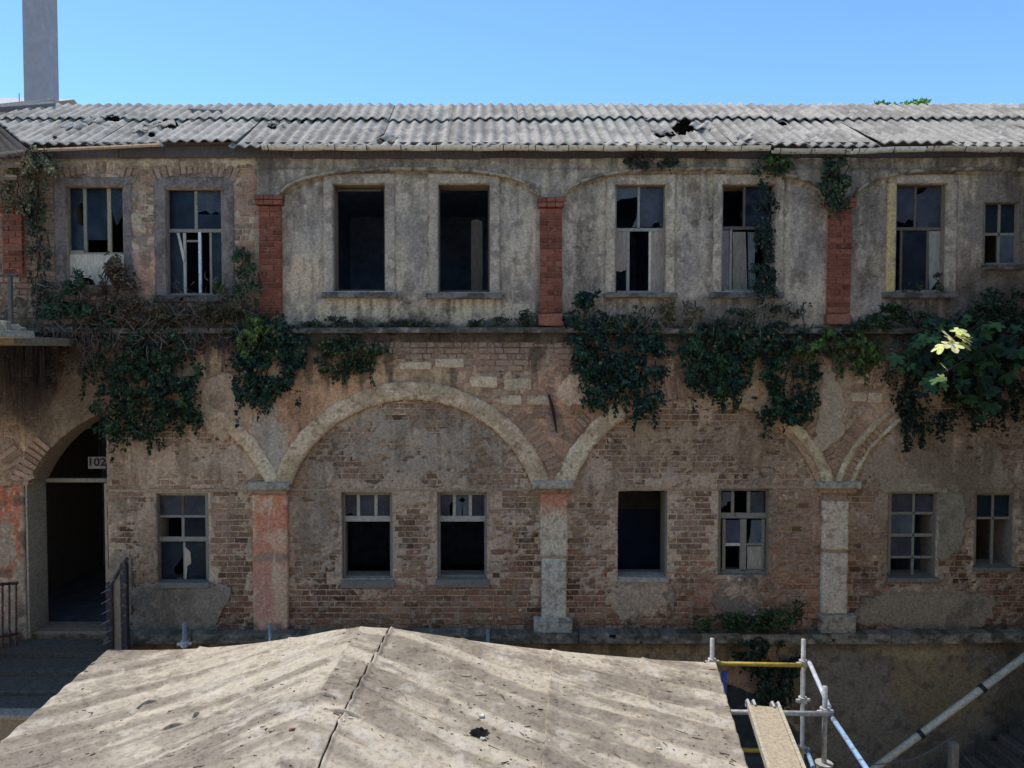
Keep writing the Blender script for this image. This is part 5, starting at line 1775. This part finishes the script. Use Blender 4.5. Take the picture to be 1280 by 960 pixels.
# tree tops behind the ridge
def back_tree(label, px_, py_, Yt, rad, seed):
    top = W(px_, py_, Yt)
    t = thing('tree', label, 'tree', (top[0], Yt, 0), 'trees behind the roof')
    q_ = np.random.default_rng(seed)
    mb_ = MB(); mb_.tube([[top[0], Yt, 0], [top[0] + .1, Yt, top[2] * .5], [top[0], Yt, top[2] - .3]], [.22, .16, .04], 8, C(90, 80, 70, 1.0))
    for k2 in range(6):
        an = k2 * 1.05; z_ = top[2] - rad * q_.uniform(.6, 1.4)
        mb_.tube([[top[0], Yt, z_ - .6], [top[0] + math.cos(an) * rad * .7, Yt + math.sin(an) * rad * .7, z_]], [.06, .015], 5, C(90, 80, 70, 1.0))
    mb_.build('trunk', M['dry'], t, True)
    n_ = 5200
    d = q_.normal(0, 1, (n_, 3)); d /= np.linalg.norm(d, axis=1, keepdims=True)
    P = np.array([top[0], Yt, top[2] - rad * 1.0]) + d * (q_.random((n_, 1)) ** .4) * rad * [1, 1, 1.0] * (0.8 + .45 * vn(d[:, 0:1] * 3 + 5, d[:, 2:3] * 3 + 5, seed))
    V, T = leaf_mesh_arrays(P, q_.normal(0, 1, (n_, 3)) + [0, 0, .6], q_.normal(0, 1, (n_, 3)), q_.uniform(.08, .16, n_), .7)
    cols = C(116, 148, 66, 1.4) * q_.uniform(.5, 1.4, (n_, 1))
    me = fmesh('crown', V, T, np.repeat(cols, 5, 0)); local(t, me); obj('crown', me, M['leaf'], t)


back_tree('dark green tree top just showing over the ridge', 1096, 131, 9.0, .5, 5)
back_tree('bright green tree top just showing over the ridge', 1135, 129, 9.6, .62, 6)

# ------------------------------------------------------------------ landing in front of the door, railings
land = thing('entrance_landing', 'worn concrete landing with low kerbs before the arched doorway', 'landing', (W(85, 800)[0], -.9, 0))
xl, xr_ = W(-30, 800)[0], W(160, 800)[0]
zt_ = Z_FLOOR - .02
for k_, (y0_, y1_, dz) in enumerate(((-.5, .42, 0.0), (-.95, -.503, -.07), (-1.4, -.953, -.13), (-1.85, -1.403, -.18))):
    mb = MB(); mb.box(xl, xr_, y0_, y1_, 0 if k_ else 1.0, zt_ + dz - .10, C(70, 67, 64), .01, .002); mb.build('step', M['stone'], land)
yf_ = -1.85
mb = MB(); mb.box(xl - .2, xr_ + .1, yf_ - .12, yf_ - .003, 0, zt_ - .30, C(108, 100, 90), .012, .003); mb.build('front_wall', M['render'], land)
mb = MB(); mb.box(xl - .2, xr_ + .1, yf_ - .16, yf_ + .02, zt_ - .297, zt_ - .24, C(118, 114, 108), .012, .003); mb.build('coping', M['stone'], land)
A = [(xl + .2, -.10), (xl + .55, -.10), (xl + .25, -1.82), (xl - .1, -1.82)]
mb = MB(); V = [[a_, b_, zt_ - .35] for a_, b_ in A] + [[a_, b_, zt_ + .06] for a_, b_ in A]
mb.add(V, [[4, 5, 6, 7], [0, 1, 5, 4], [1, 2, 6, 5], [2, 3, 7, 6], [3, 0, 4, 7]], (), C(104, 100, 96)); mb.build('kerb', M['stone'], land)

rl = thing('iron_railing', 'rusty red iron railing left of the arched doorway', 'railing', tuple(W(5, 800, -.5)))
RC = C(92, 52, 44, 1.2)
for k_ in range(8):
    P0, P1 = W(20 - 8.5 * k_, 798 + k_ * 2, -.55 - .1 * k_), W(20 - 8.5 * k_, 727 + k_ * .5, -.55 - .1 * k_)
    mb = MB(); mb.tube([P0 - [0, 0, .1], P1], .014, 6, RC); mb.build('bar', M['painted_metal'], rl)
mb = MB(); mb.tube([W(22, 729, -.52), W(-45, 733, -1.3)], .02, 6, RC); mb.build('top_rail', M['painted_metal'], rl)
mb = MB(); mb.tube([W(22, 792, -.52), W(-45, 804, -1.3)], .018, 6, RC); mb.build('bottom_rail', M['painted_metal'], rl)

gt = thing('spiked_barrier', 'dark iron barrier with slanting spikes at the right edge of the doorway', 'barrier', tuple(W(150, 808, -.5)))
DK = C(58, 50, 50, 1.2)
for px_, w_ in ((139, .045), (157, .045)):
    P0, P1 = W(px_, 815, -.5), W(px_, 704 if px_ > 150 else 728, -.5)
    mb = MB(); mb.box(P0[0] - w_, P0[0] + w_, -.54, -.46, zt_ - .30, P1[2], DK, .008); mb.build('post', M['painted_metal'], gt)
mb = MB(); mb.tube([W(139, 730, -.5), W(150, 712, -.5), W(159, 698, -.5)], .028, 6, DK); mb.build('brace', M['painted_metal'], gt)
mb = MB(); x0_, x1_, z0_, z1_ = rect((142, 724, 154, 808), -.49); mb.box(x0_, x1_, -.50, -.48, zt_ - .30, z1_, C(112, 104, 98)); mb.build('panel', M['wood'], gt)
for k_ in range(6):
    q = 736 + k_ * 13
    mb = MB(); mb.tube([W(138, q, -.55), W(126, q + 6, -.62)], [.012, .004], 5, C(120, 118, 118, 1.2)); mb.build('spike', M['metal'], gt)

# balcony at the left edge
bc = thing('balcony', 'small sunlit balcony slab with iron rail at the left edge', 'balcony', tuple(W(0, 418, -1.8)))
P = W(31, 417, -1.75)
mb = MB(); mb.box(P[0] - 2.2, P[0], -2.35, -1.55, P[2] - .05, P[2] + .03, C(170, 160, 140, 1.2), .01, .004); mb.build('slab', M['stone'], bc)
for px_ in (14, -16):
    B = W(px_, 406, -1.72); mb = MB(); mb.box(B[0] - .022, B[0] + .022, -1.745, -1.70, P[2] + .03, W(px_, 346, -1.72)[2], C(90, 80, 70, 1.2), .004); mb.build('post', M['painted_metal'], bc)
B0, B1 = W(22, 344, -1.72), W(-60, 344, -1.72)
mb = MB(); mb.tube([B0, B1], .016, 6, C(60, 56, 56, 1.2)); mb.build('hand_rail', M['painted_metal'], bc)
mb = MB(); mb.box(P[0] - 2.2, P[0] - .25, -1.55, -.02, P[2] - .12, P[2] - .02, C(100, 92, 84)); mb.build('bracket_slab', M['stone'], bc)
mb = MB()
for k_ in range(40):
    s_ = random.uniform(.02, .06); c_ = np.array([P[0] - random.random() ** 1.5 * .5 - .05, random.uniform(-2.3, -1.75), P[2] + .03])
    mb.box(c_[0] - s_, c_[0] + s_, c_[1] - s_, c_[1] + s_, c_[2], c_[2] + s_ * random.uniform(.6, 2.0), C(190, 178, 150, 1.1) * random.uniform(.6, 1.1), .008, .006)
mb.build('rubble', M['stone'], bc, kind='stuff')

# ------------------------------------------------------------------ shed with the dusty roof in front
shed = thing('shed', 'low shed with sagging sunlit dusty felt roof in the courtyard', 'shed', (-.7, -4.5, 0))
HE = 3.05


def ptd(px_, py_, h):
    return WZ(px_, py_, 7.0 - h)


fL, fR = ptd(135, 812, HE), ptd(895, 828, HE)
nL, nR = ptd(0, 928, HE), ptd(935, 960, HE)
rF = ptd(450, 787, 2.76)
YN = -6.6


def ext(a, b, Y):
    t = (Y - a[1]) / (b[1] - a[1]); return a + (b - a) * t


gL, gR = ext(fL, nL, YN), ext(fR, nR, YN)
S_R = (rF[0] - fL[0]) / (fR[0] - fL[0])


def shed_xy(s, t):
    # far edge bulges so that its outline follows the ridge
    far = fL[None] * (1 - s[..., None]) + fR[None] * s[..., None]
    near = gL[None] * (1 - s[..., None]) + gR[None] * s[..., None]
    P = far * (1 - t[..., None]) + near * t[..., None]
    return P[..., 0], P[..., 1]


def shed_z(s, t):
    X, Y = shed_xy(s, t)
    u = np.where(s < S_R, s / S_R, (1 - s) / (1 - S_R))
    g_ = np.where(s < S_R, np.clip(u, 0, 1) ** 2.3, np.clip(u, 0, 1) ** 1.7)
    # round the crest
    g_ = g_ * (1 - .10 * np.exp(-((s - S_R) / .035) ** 2))
    H = .33 + .10 * t
    ridge = H * g_
    front = .26 * (Y - (YN + .0)) * 1.0
    k_ = .06
    hh = np.clip(.5 + .5 * (front - ridge) / k_, 0, 1)
    h = front * (1 - hh) + ridge * hh - k_ * hh * (1 - hh)
    kk = .62
    ph = np.where(s < S_R, (Y - kk * X), (Y + kk * X * .9))
    amp = .0105 * ss(.01, .08, t) * ss(.0, .06, np.abs(s - S_R)) * (.35 + .9 * fbm(X * 1.1, Y * 1.1, 3, 301)) * np.where(s < S_R, .8, 1.45)
    ph = ph + .05 * (fbm(X * 1.3, Y * 1.3, 2, 303) - .5)
    fronty = front < ridge
    cor = amp * np.sin(2 * math.pi * ph / .27) * np.where(fronty, .25, 1)
    wr_ = .020 * (fbm(X * 1.3, Y * 1.3, 3, 305) - .5) + .010 * (fbm(X * 7, Y * 7, 3, 307) - .5)
    edge = ss(0, .03, np.minimum(s, 1 - s)) * ss(-.01, .05, t)
    return 7.0 - HE + h + cor + wr_ * edge, X, Y


SEAMS = [0, .16, .31, .472, .595, .742, .885, 1.0]
MF = M['felt']
for k_ in range(len(SEAMS) - 1):
    a, b = SEAMS[k_], SEAMS[k_ + 1]
    ns, nt2 = max(10, int((b - a) * 430)), 230
    S, Tt = np.meshgrid(np.linspace(a, b, ns + 1), np.linspace(0, 1, nt2 + 1))
    wob = .006 * (fbm(Tt * 9, S * 0 + k_, 3, 311) - .5) * 2
    e0 = ss(.012, 0, S - a); e1 = ss(.012, 0, b - S)
    Sw = S + np.where(k_ > 0, e0, 0) * (.004 * (fbm(Tt * 14, Tt * 0 + 3.3 * k_, 3, 313) - .5) + (-.004 if k_ != 3 else .004)) + np.where(k_ < len(SEAMS) - 2, e1, 0) * .004 * (fbm(Tt * 14, Tt * 0 + 3.3 * (k_ + 1), 3, 313) - .5)
    Zs, Xs, Ys = shed_z(np.clip(Sw, 0, 1), Tt)
    big = 1.5 if k_ == 3 else 1.0
    Zs = Zs + .016 * big * np.where(k_ > 0, e0, 0) * (.4 + fbm(Tt * 7, Tt * 0 + k_, 3, 317)) + .004 * (k_ % 2)
    n1 = fbm(Xs * 1.4, Ys * 1.4, 5, 321); n2 = fbm(Xs * 6, Ys * 6, 4, 323)
    kk = np.where(S < S_R, -.62, .56)
    al = fbm((Ys + kk * Xs) * 5.5, (Xs - kk * Ys) * .7, 4, 325)
    cc = np.broadcast_to(C(190, 176, 154, .92), S.shape + (3,)).copy()
    cc = mixc(cc, C(156, 143, 126, .8), ss(.42, .60, al) * .8)
    cc = mixc(cc, C(202, 189, 167, .92), ss(.50, .66, 1 - al) * .7)
    cc = mixc(cc, C(146, 134, 119, .8), ss(.52, .66, n1) * .6)
    cc = mixc(cc, C(206, 196, 180, .92), ss(.60, .72, n2) * .5)
    cc = mixc(cc, C(112, 101, 89, .8), ss(.64, .74, 1 - n2) * .4)
    cr = fbm((Ys + kk * Xs) * 22, (Xs - kk * Ys) * 2.2, 3, 327)
    cc = mixc(cc, C(104, 94, 84, .8), ss(.70, .78, cr) * ss(.42, .6, n1) * .7)
    n_ = S.size
    V = np.concatenate([np.c_[Xs.ravel(), Ys.ravel(), Zs.ravel()], np.c_[Xs.ravel(), Ys.ravel(), Zs.ravel() - .02]])
    I_ = np.arange(n_).reshape(S.shape)
    q0 = np.c_[I_[:-1, :-1].ravel(), I_[1:, :-1].ravel(), I_[1:, 1:].ravel(), I_[:-1, 1:].ravel()]
    F = [q0]
    for ed in (I_[0], I_[-1][::-1], I_[:, -1], I_[:, 0][::-1]):
        F.append(np.c_[ed[:-1], ed[1:], ed[1:] + n_, ed[:-1] + n_])
    me = fmesh('roof_panel', V, np.concatenate(F), np.concatenate([cc.reshape(-1, 3)] * 2), True); local(shed, me)
    obj('roof_panel', me, MF, shed)
# walls under the roof
zc_ = 7.0 - HE - .12
def quad_wall(A, B, name, col=(120, 112, 104)):
    mb_ = MB(); d = B - A; nrm = np.array([d[1], -d[0], 0]); nrm = nrm / np.linalg.norm(nrm) * .12
    P = [A, B, B + nrm, A + nrm]
    V = [[p_[0], p_[1], 0] for p_ in P] + [[p_[0], p_[1], zc_] for p_ in P]
    mb_.add(V, [[4, 5, 6, 7], [0, 1, 5, 4], [1, 2, 6, 5], [2, 3, 7, 6], [3, 0, 4, 7]], (), C(*col)); mb_.build(name, M['render'], shed)


I1 = .35
c1 = fL + [I1, -I1, 0]; c2 = fR + [-I1, -I1, 0]; c3 = gR + [-I1, I1, 0]; c4 = gL + [I1, I1, 0]
quad_wall(c1, c2, 'wall'); quad_wall(c2, c3, 'wall'); quad_wall(c3, c4, 'wall'); quad_wall(c4, c1, 'wall')


def on_shed(px_, py_):
    """roof point seen at a pixel: march along the ray"""
    best = None
    for h in np.linspace(2.2, 3.3, 300):
        P = WZ(px_, py_, 7.0 - h)
        t = (P[1] - fL[1]) / (gL[1] - fL[1])
        for _ in range(2):
            a_ = fL * (1 - t) + gL * t; b_ = fR * (1 - t) + gR * t
            s = (P[0] - a_[0]) / (b_[0] - a_[0])
            yy_ = a_[1] * (1 - s) + b_[1] * s
            t = t + (P[1] - yy_) / (gL[1] - fL[1])
        if 0 < s < 1 and 0 < t < 1:
            z = float(shed_z(np.array([s]), np.array([t]))[0][0])
            if z >= 7.0 - h: return np.array([P[0], P[1], z]), s
    return None, None


# twigs, bark and chips lying on the roof
mb = MB()
r_ = np.random.default_rng(12)
for k_ in range(430):
    s = r_.random(); t = r_.random() * .75
    if r_.random() < .45:
        s, t = np.clip(S_R + .28 + r_.normal(0, .16), .02, .98), np.clip(.42 + r_.normal(0, .14), .02, .9)
    z, X, Y = shed_z(np.array([s]), np.array([t])); P = np.array([X[0], Y[0], z[0] + .002])
    L = r_.uniform(.003, .014) * (1 + 5 * r_.random() ** 6); w = r_.uniform(.002, .005)
    an = math.atan2(.62, 1) * (1 if s < S_R else -1) + r_.normal(0, .45)
    d = np.array([math.cos(an), math.sin(an), 0]); nn = np.array([-d[1], d[0], 0])
    hh = r_.uniform(.002, .007)
    V = [P - d * L - nn * w, P + d * L - nn * w * .4, P + d * L + nn * w * .5, P - d * L + nn * w]
    V = V + [v + [0, 0, hh] for v in V]
    mb.add(V, [[4, 5, 6, 7], [0, 1, 5, 4], [1, 2, 6, 5], [2, 3, 7, 6], [3, 0, 4, 7]], (), (C(104, 90, 76, 1.0) if r_.random() < .92 else C(130, 100, 84, 1.0)) * r_.uniform(.6, 1.4))
lit = mb.build('roof_litter', M['dry'], None, kind='stuff'); lit['label'] = 'dark twigs and bark chips scattered over the felt roof'; lit['category'] = 'litter'
# torn folds of felt
for (pa, qa, pb, qb) in ((170, 886, 198, 876), (200, 914, 232, 905), (392, 868, 420, 872), (410, 888, 452, 898), (240, 898, 250, 892)):
    A, _ = on_shed(pa, qa); B, _ = on_shed(pb, qb)
    if A is None or B is None: continue
    n_ = 8; V = []
    for i_ in range(n_ + 1):
        t = i_ / n_; P = A * (1 - t) + B * t; hgt = .035 * math.sin(t * math.pi)
        V += [P + [0, .03, 0.0], P + [0, 0, hgt + .006], P + [0, -.012, hgt], P + [0, -.02, -.012]]
    m_ = MB(); m_.add(V, [[4 * i_ + j_, 4 * i_ + j_ + 1, 4 * i_ + j_ + 5, 4 * i_ + j_ + 4] for i_ in range(n_) for j_ in range(3)], (), C(176, 162, 142, 1.0))
    m_.build('felt_fold', MF, shed, True)
# black rag and pale chips
A, _ = on_shed(599, 918)
rg = MB(); n_ = 9; V = []
for i_ in range(n_):
    for j_ in range(n_):
        u, v = i_ / (n_ - 1) - .5, j_ / (n_ - 1) - .5
        V.append(A + [u * .12 + .02 * math.sin(v * 9), v * .085, .014 + .045 * (.5 + .5 * math.sin(u * 14 + v * 9)) * (1 - 3 * (u * u + v * v)) ])
rg.add(V, [[i_ * n_ + j_, (i_ + 1) * n_ + j_, (i_ + 1) * n_ + j_ + 1, i_ * n_ + j_ + 1] for i_ in range(n_ - 1) for j_ in range(n_ - 1)], (), C(30, 28, 30, 1.0))
o = rg.build('rag', M['dry'], None, True); o['label'] = 'crumpled black rag lying on the felt roof'; o['category'] = 'rag'
for (a, b) in ((604, 925), (602, 896), (684, 927), (823, 937), (365, 913), (427, 902)):
    A, _ = on_shed(a, b)
    if A is None: continue
    m_ = MB(); s_ = .016
    m_.box(A[0] - s_ * 1.4, A[0] + s_ * 1.4, A[1] - s_, A[1] + s_, A[2] - .004, A[2] + s_ * .9, C(222, 212, 196, 1.0) if a != 365 else C(150, 112, 92, 1.0), .005, .004)
    o = m_.build('chip', M['stone'], None)
    if a == 365:
        o['label'] = 'small red brick chip on the shed roof'; o['category'] = 'brick chip'
    else:
        o['label'] = 'small white plaster chip on the shed roof'; o['category'] = 'plaster chip'; o['group'] = 'plaster chips on the shed roof'

# ------------------------------------------------------------------ scaffold
sf = thing('scaffold', 'steel tube scaffold with yellow and blue tubes beside the shed', 'scaffold', (2.9, -3.5, 0))
TS = C(176, 172, 166, 1.0); YL = C(190, 160, 58, 1.0); BLU = C(60, 84, 150, 1.1); LB = C(150, 178, 210, 1.1); WHT = C(206, 208, 212, 1.0)
hS = 3.076
Aj = WZ(890, 827, 7 - hS); Bj = WZ(1004, 829, 7 - hS); Cj = WZ(1031, 889, 7 - hS)
Dj = Aj + (Cj - Bj)


def tube(pts, r__, col, name, matn='painted_metal'):
    m_ = MB(); m_.tube(pts, r__, 10, col); return m_.build(name, M[matn], sf, True)


def coupler(P, s=1.0):
    m_ = MB(); m_.tube([P + [0, 0, -.03 * s], P + [0, 0, .03 * s]], .042 * s, 10, C(196, 192, 184, 1.0))
    m_.box(P[0] + .03, P[0] + .075, P[1] - .012, P[1] + .012, P[2] - .014, P[2] + .014, C(206, 200, 190, 1.0), .004)
    m_.box(P[0] - .075, P[0] - .03, P[1] - .03, P[1] - .006, P[2] - .016, P[2] + .016, C(206, 200, 190, 1.0), .004)
    m_.build('coupler', M['metal'], sf)


def up_to(P, px_, py_):
    z = W(px_, py_, P[1])[2]; return np.array([P[0], P[1], z])


tube([[Aj[0], Aj[1], 0], up_to(Aj, 890, 798)], .0215, TS, 'standard', 'metal')
tube([[Bj[0], Bj[1], 0], up_to(Bj, 1004, 799)], .0215, TS, 'standard', 'metal')
tube([up_to(Cj, 1034, 954), up_to(Cj, 1034, 858)], .0215, TS, 'standard', 'metal')
o2 = np.array([0, -.05, 0])
pd = up_to(Cj, 1034, 955)
m_ = MB(); m_.tube([pd, pd + [0, 0, .012]], .075, 14, TS); m_.build('base_disc', M['metal'], sf)
tube([Cj * [1, 1, 0] + [.0, .10, 0], up_to(Cj, 1034, 957) + [.0, .10, -.02]], .0215, C(110, 104, 98, 1.0), 'standard', 'metal')
tube([Aj + o2 + [.05, 0, 0], Bj + o2 + [-.03, 0, 0]], .0215, YL, 'ledger')
tube([Aj + o2 + [.1, -.03, -.07], Aj + o2 + [.1, -.03, -.36]], .026, BLU, 'blue_sleeve')
tube([Bj + [.045, -.03, .03], Cj + [.045, .02, .03]], .0215, WHT, 'transom_tube', 'metal')
tube([Dj + o2 + [-.1, 0, 0], Cj + o2 + [.02, 0, 0]], .0215, TS, 'ledger', 'metal')
nE = WZ(1078, 960, 7 - hS); dirE = (nE - Cj)
tube([Cj + [.045, -.02, -.03], Cj + [.045, 0, -.03] + dirE * 2.2], .0215, LB, 'transom_tube')
lz = 7 - 3.95
tube([[Aj[0] - .2, Aj[1] - .05, lz], [Bj[0] - .02, Bj[1] - .05, lz]], .0215, YL * .9, 'ledger')
Bl = np.array([Bj[0] + .04, Bj[1] - .02, lz])
tube([Bl, Bl + (Cj - Bj) * 1.6], .0215, LB * .9, 'transom_tube')
for P in (Aj, Bj, Cj, np.array([Bj[0], Bj[1], lz]), np.array([Bj[0], Bj[1], 7 - 3.45])): coupler(P)
for (px_, q0, q1, Y) in ((231, 779, 808, -2.55), (338, 781, 799, -2.6), (610, 787, 804, -2.65)):
    P0 = W(px_, q1, Y); P1 = W(px_, q0, Y)
    tube([[P0[0], Y, 0], [P0[0], Y, P1[2]]], .0215, C(128, 134, 138, 1.0), 'standard', 'metal')
    if px_ == 231: coupler(P0 + [0, 0, .03])

bd = thing('scaffold_board', 'pale ribbed scaffold board lying across the steel tubes', 'board', tuple(WZ(955, 887, 7 - 3.03)))
zB = 7 - hS + .03
A, B = WZ(955, 887, zB), WZ(981, 960, zB)
dv = (B - A); dv[2] = 0; L = np.linalg.norm(dv); dv /= L; sv = np.array([-dv[1], dv[0], 0]) * -1
if sv[0] < 0: sv = -sv
E = A + dv * 2.4; hw = .138


def plankbox(c0, c1, w0, w1, z0, z1, name, col):
    m_ = MB(); V = [c0 + sv * w0, c0 + sv * w1, c1 + sv * w1, c1 + sv * w0]
    V = [np.array([v[0], v[1], z0]) for v in V] + [np.array([v[0], v[1], z1]) for v in V]
    m_.add(V, [[4, 5, 6, 7], [3, 2, 1, 0], [0, 1, 5, 4], [1, 2, 6, 5], [2, 3, 7, 6], [3, 0, 4, 7]], (), col); return m_.build(name, M['wood'], bd)


BC = C(196, 178, 150, .85)
plankbox(A, E, -hw + .03, hw - .03, zB, zB + .03, 'deck', BC)
plankbox(A, E, -hw, -hw + .027, zB - .02, zB + .045, 'edge_rail', C(206, 192, 166, .85))
plankbox(A, E, hw - .027, hw, zB - .02, zB + .045, 'edge_rail', C(206, 192, 166, .85))
for w_ in (-hw + .012, -hw + .06, hw - .06, hw - .012):
    m_ = MB(); P = A + sv * w_
    m_.tube([P + [0, -.02, .04], P + [0, .03, .06], P + [0, .06, .03], P + [0, .06, -.01]], .012, 6, C(206, 200, 190, 1.0)); m_.build('hook', M['metal'], bd)

# ------------------------------------------------------------------ right corner: pipe, post, wires, stair
pp = thing('drain_pipe', 'long grey pipe slanting up along the cellar wall', 'pipe', tuple(W(1180, 905, -.45)))
A, B = W(1050, 993, -.45), W(1345, 773, -.45); B = A + (B - A) * min(1, (X_R - .05 - A[0]) / (B[0] - A[0]))
mb = MB(); mb.tube([A, (A + B) / 2, B], .048, 12, C(160, 154, 146)); mb.build('tube', M['metal'], pp, True)
for (a, b) in ((1151, 919), (1228, 862)):
    t = (W(a, b, -.45)[0] - A[0]) / (B[0] - A[0]); P = A * (1 - t) + B * t; d = (B - A) / np.linalg.norm(B - A)
    mb = MB(); mb.tube([P - d * .03, P + d * .03], .06, 12, C(58, 58, 58, 1.0)); mb.build('clamp', M['metal'], pp)
ps = thing('timber_post', 'short grey post holding two sagging wires', 'post', tuple(W(1193, 1000, -.8) * [1, 1, 0] + [0, 0, 0]))
P = W(1192, 928, -.8)
mb = MB(); mb.box(P[0] - .048, P[0] + .048, -.85, -.75, 0, P[2], C(112, 110, 106), .008); mb.build('shaft', M['wood'], ps)
for (pts) in (((1190, 922), (1165, 938), (1140, 950), (1105, 955), (1060, 957)), ((1194, 930), (1210, 950), (1226, 972), (1240, 995))):
    mb = MB(); mb.tube([W(a, b, -.8 + .02 * i_) for i_, (a, b) in enumerate(pts)], .008, 5, C(120, 120, 116, 1.0)); mb.build('wire', M['metal'], ps)
st = thing('stone_stair', 'dark rough stair rising along the cellar wall in the right corner', 'stair', (X_R - .6, -.6, 0))
SA = W(1150, 1010, -.65); nst = 11
for k_ in range(nst):
    xa = SA[0] + k_ * .155; zt_ = SA[2] + k_ * .105
    if xa + .155 > X_R: break
    mb = MB(); mb.box(xa, min(xa + .153, X_R - .004), -1.0, -.30, max(0, zt_ - .9), zt_, C(70, 66, 64) * random.uniform(.8, 1.2), .012, .006); mb.build('step', M['stone'], st)
print('objects', len(bpy.data.objects))
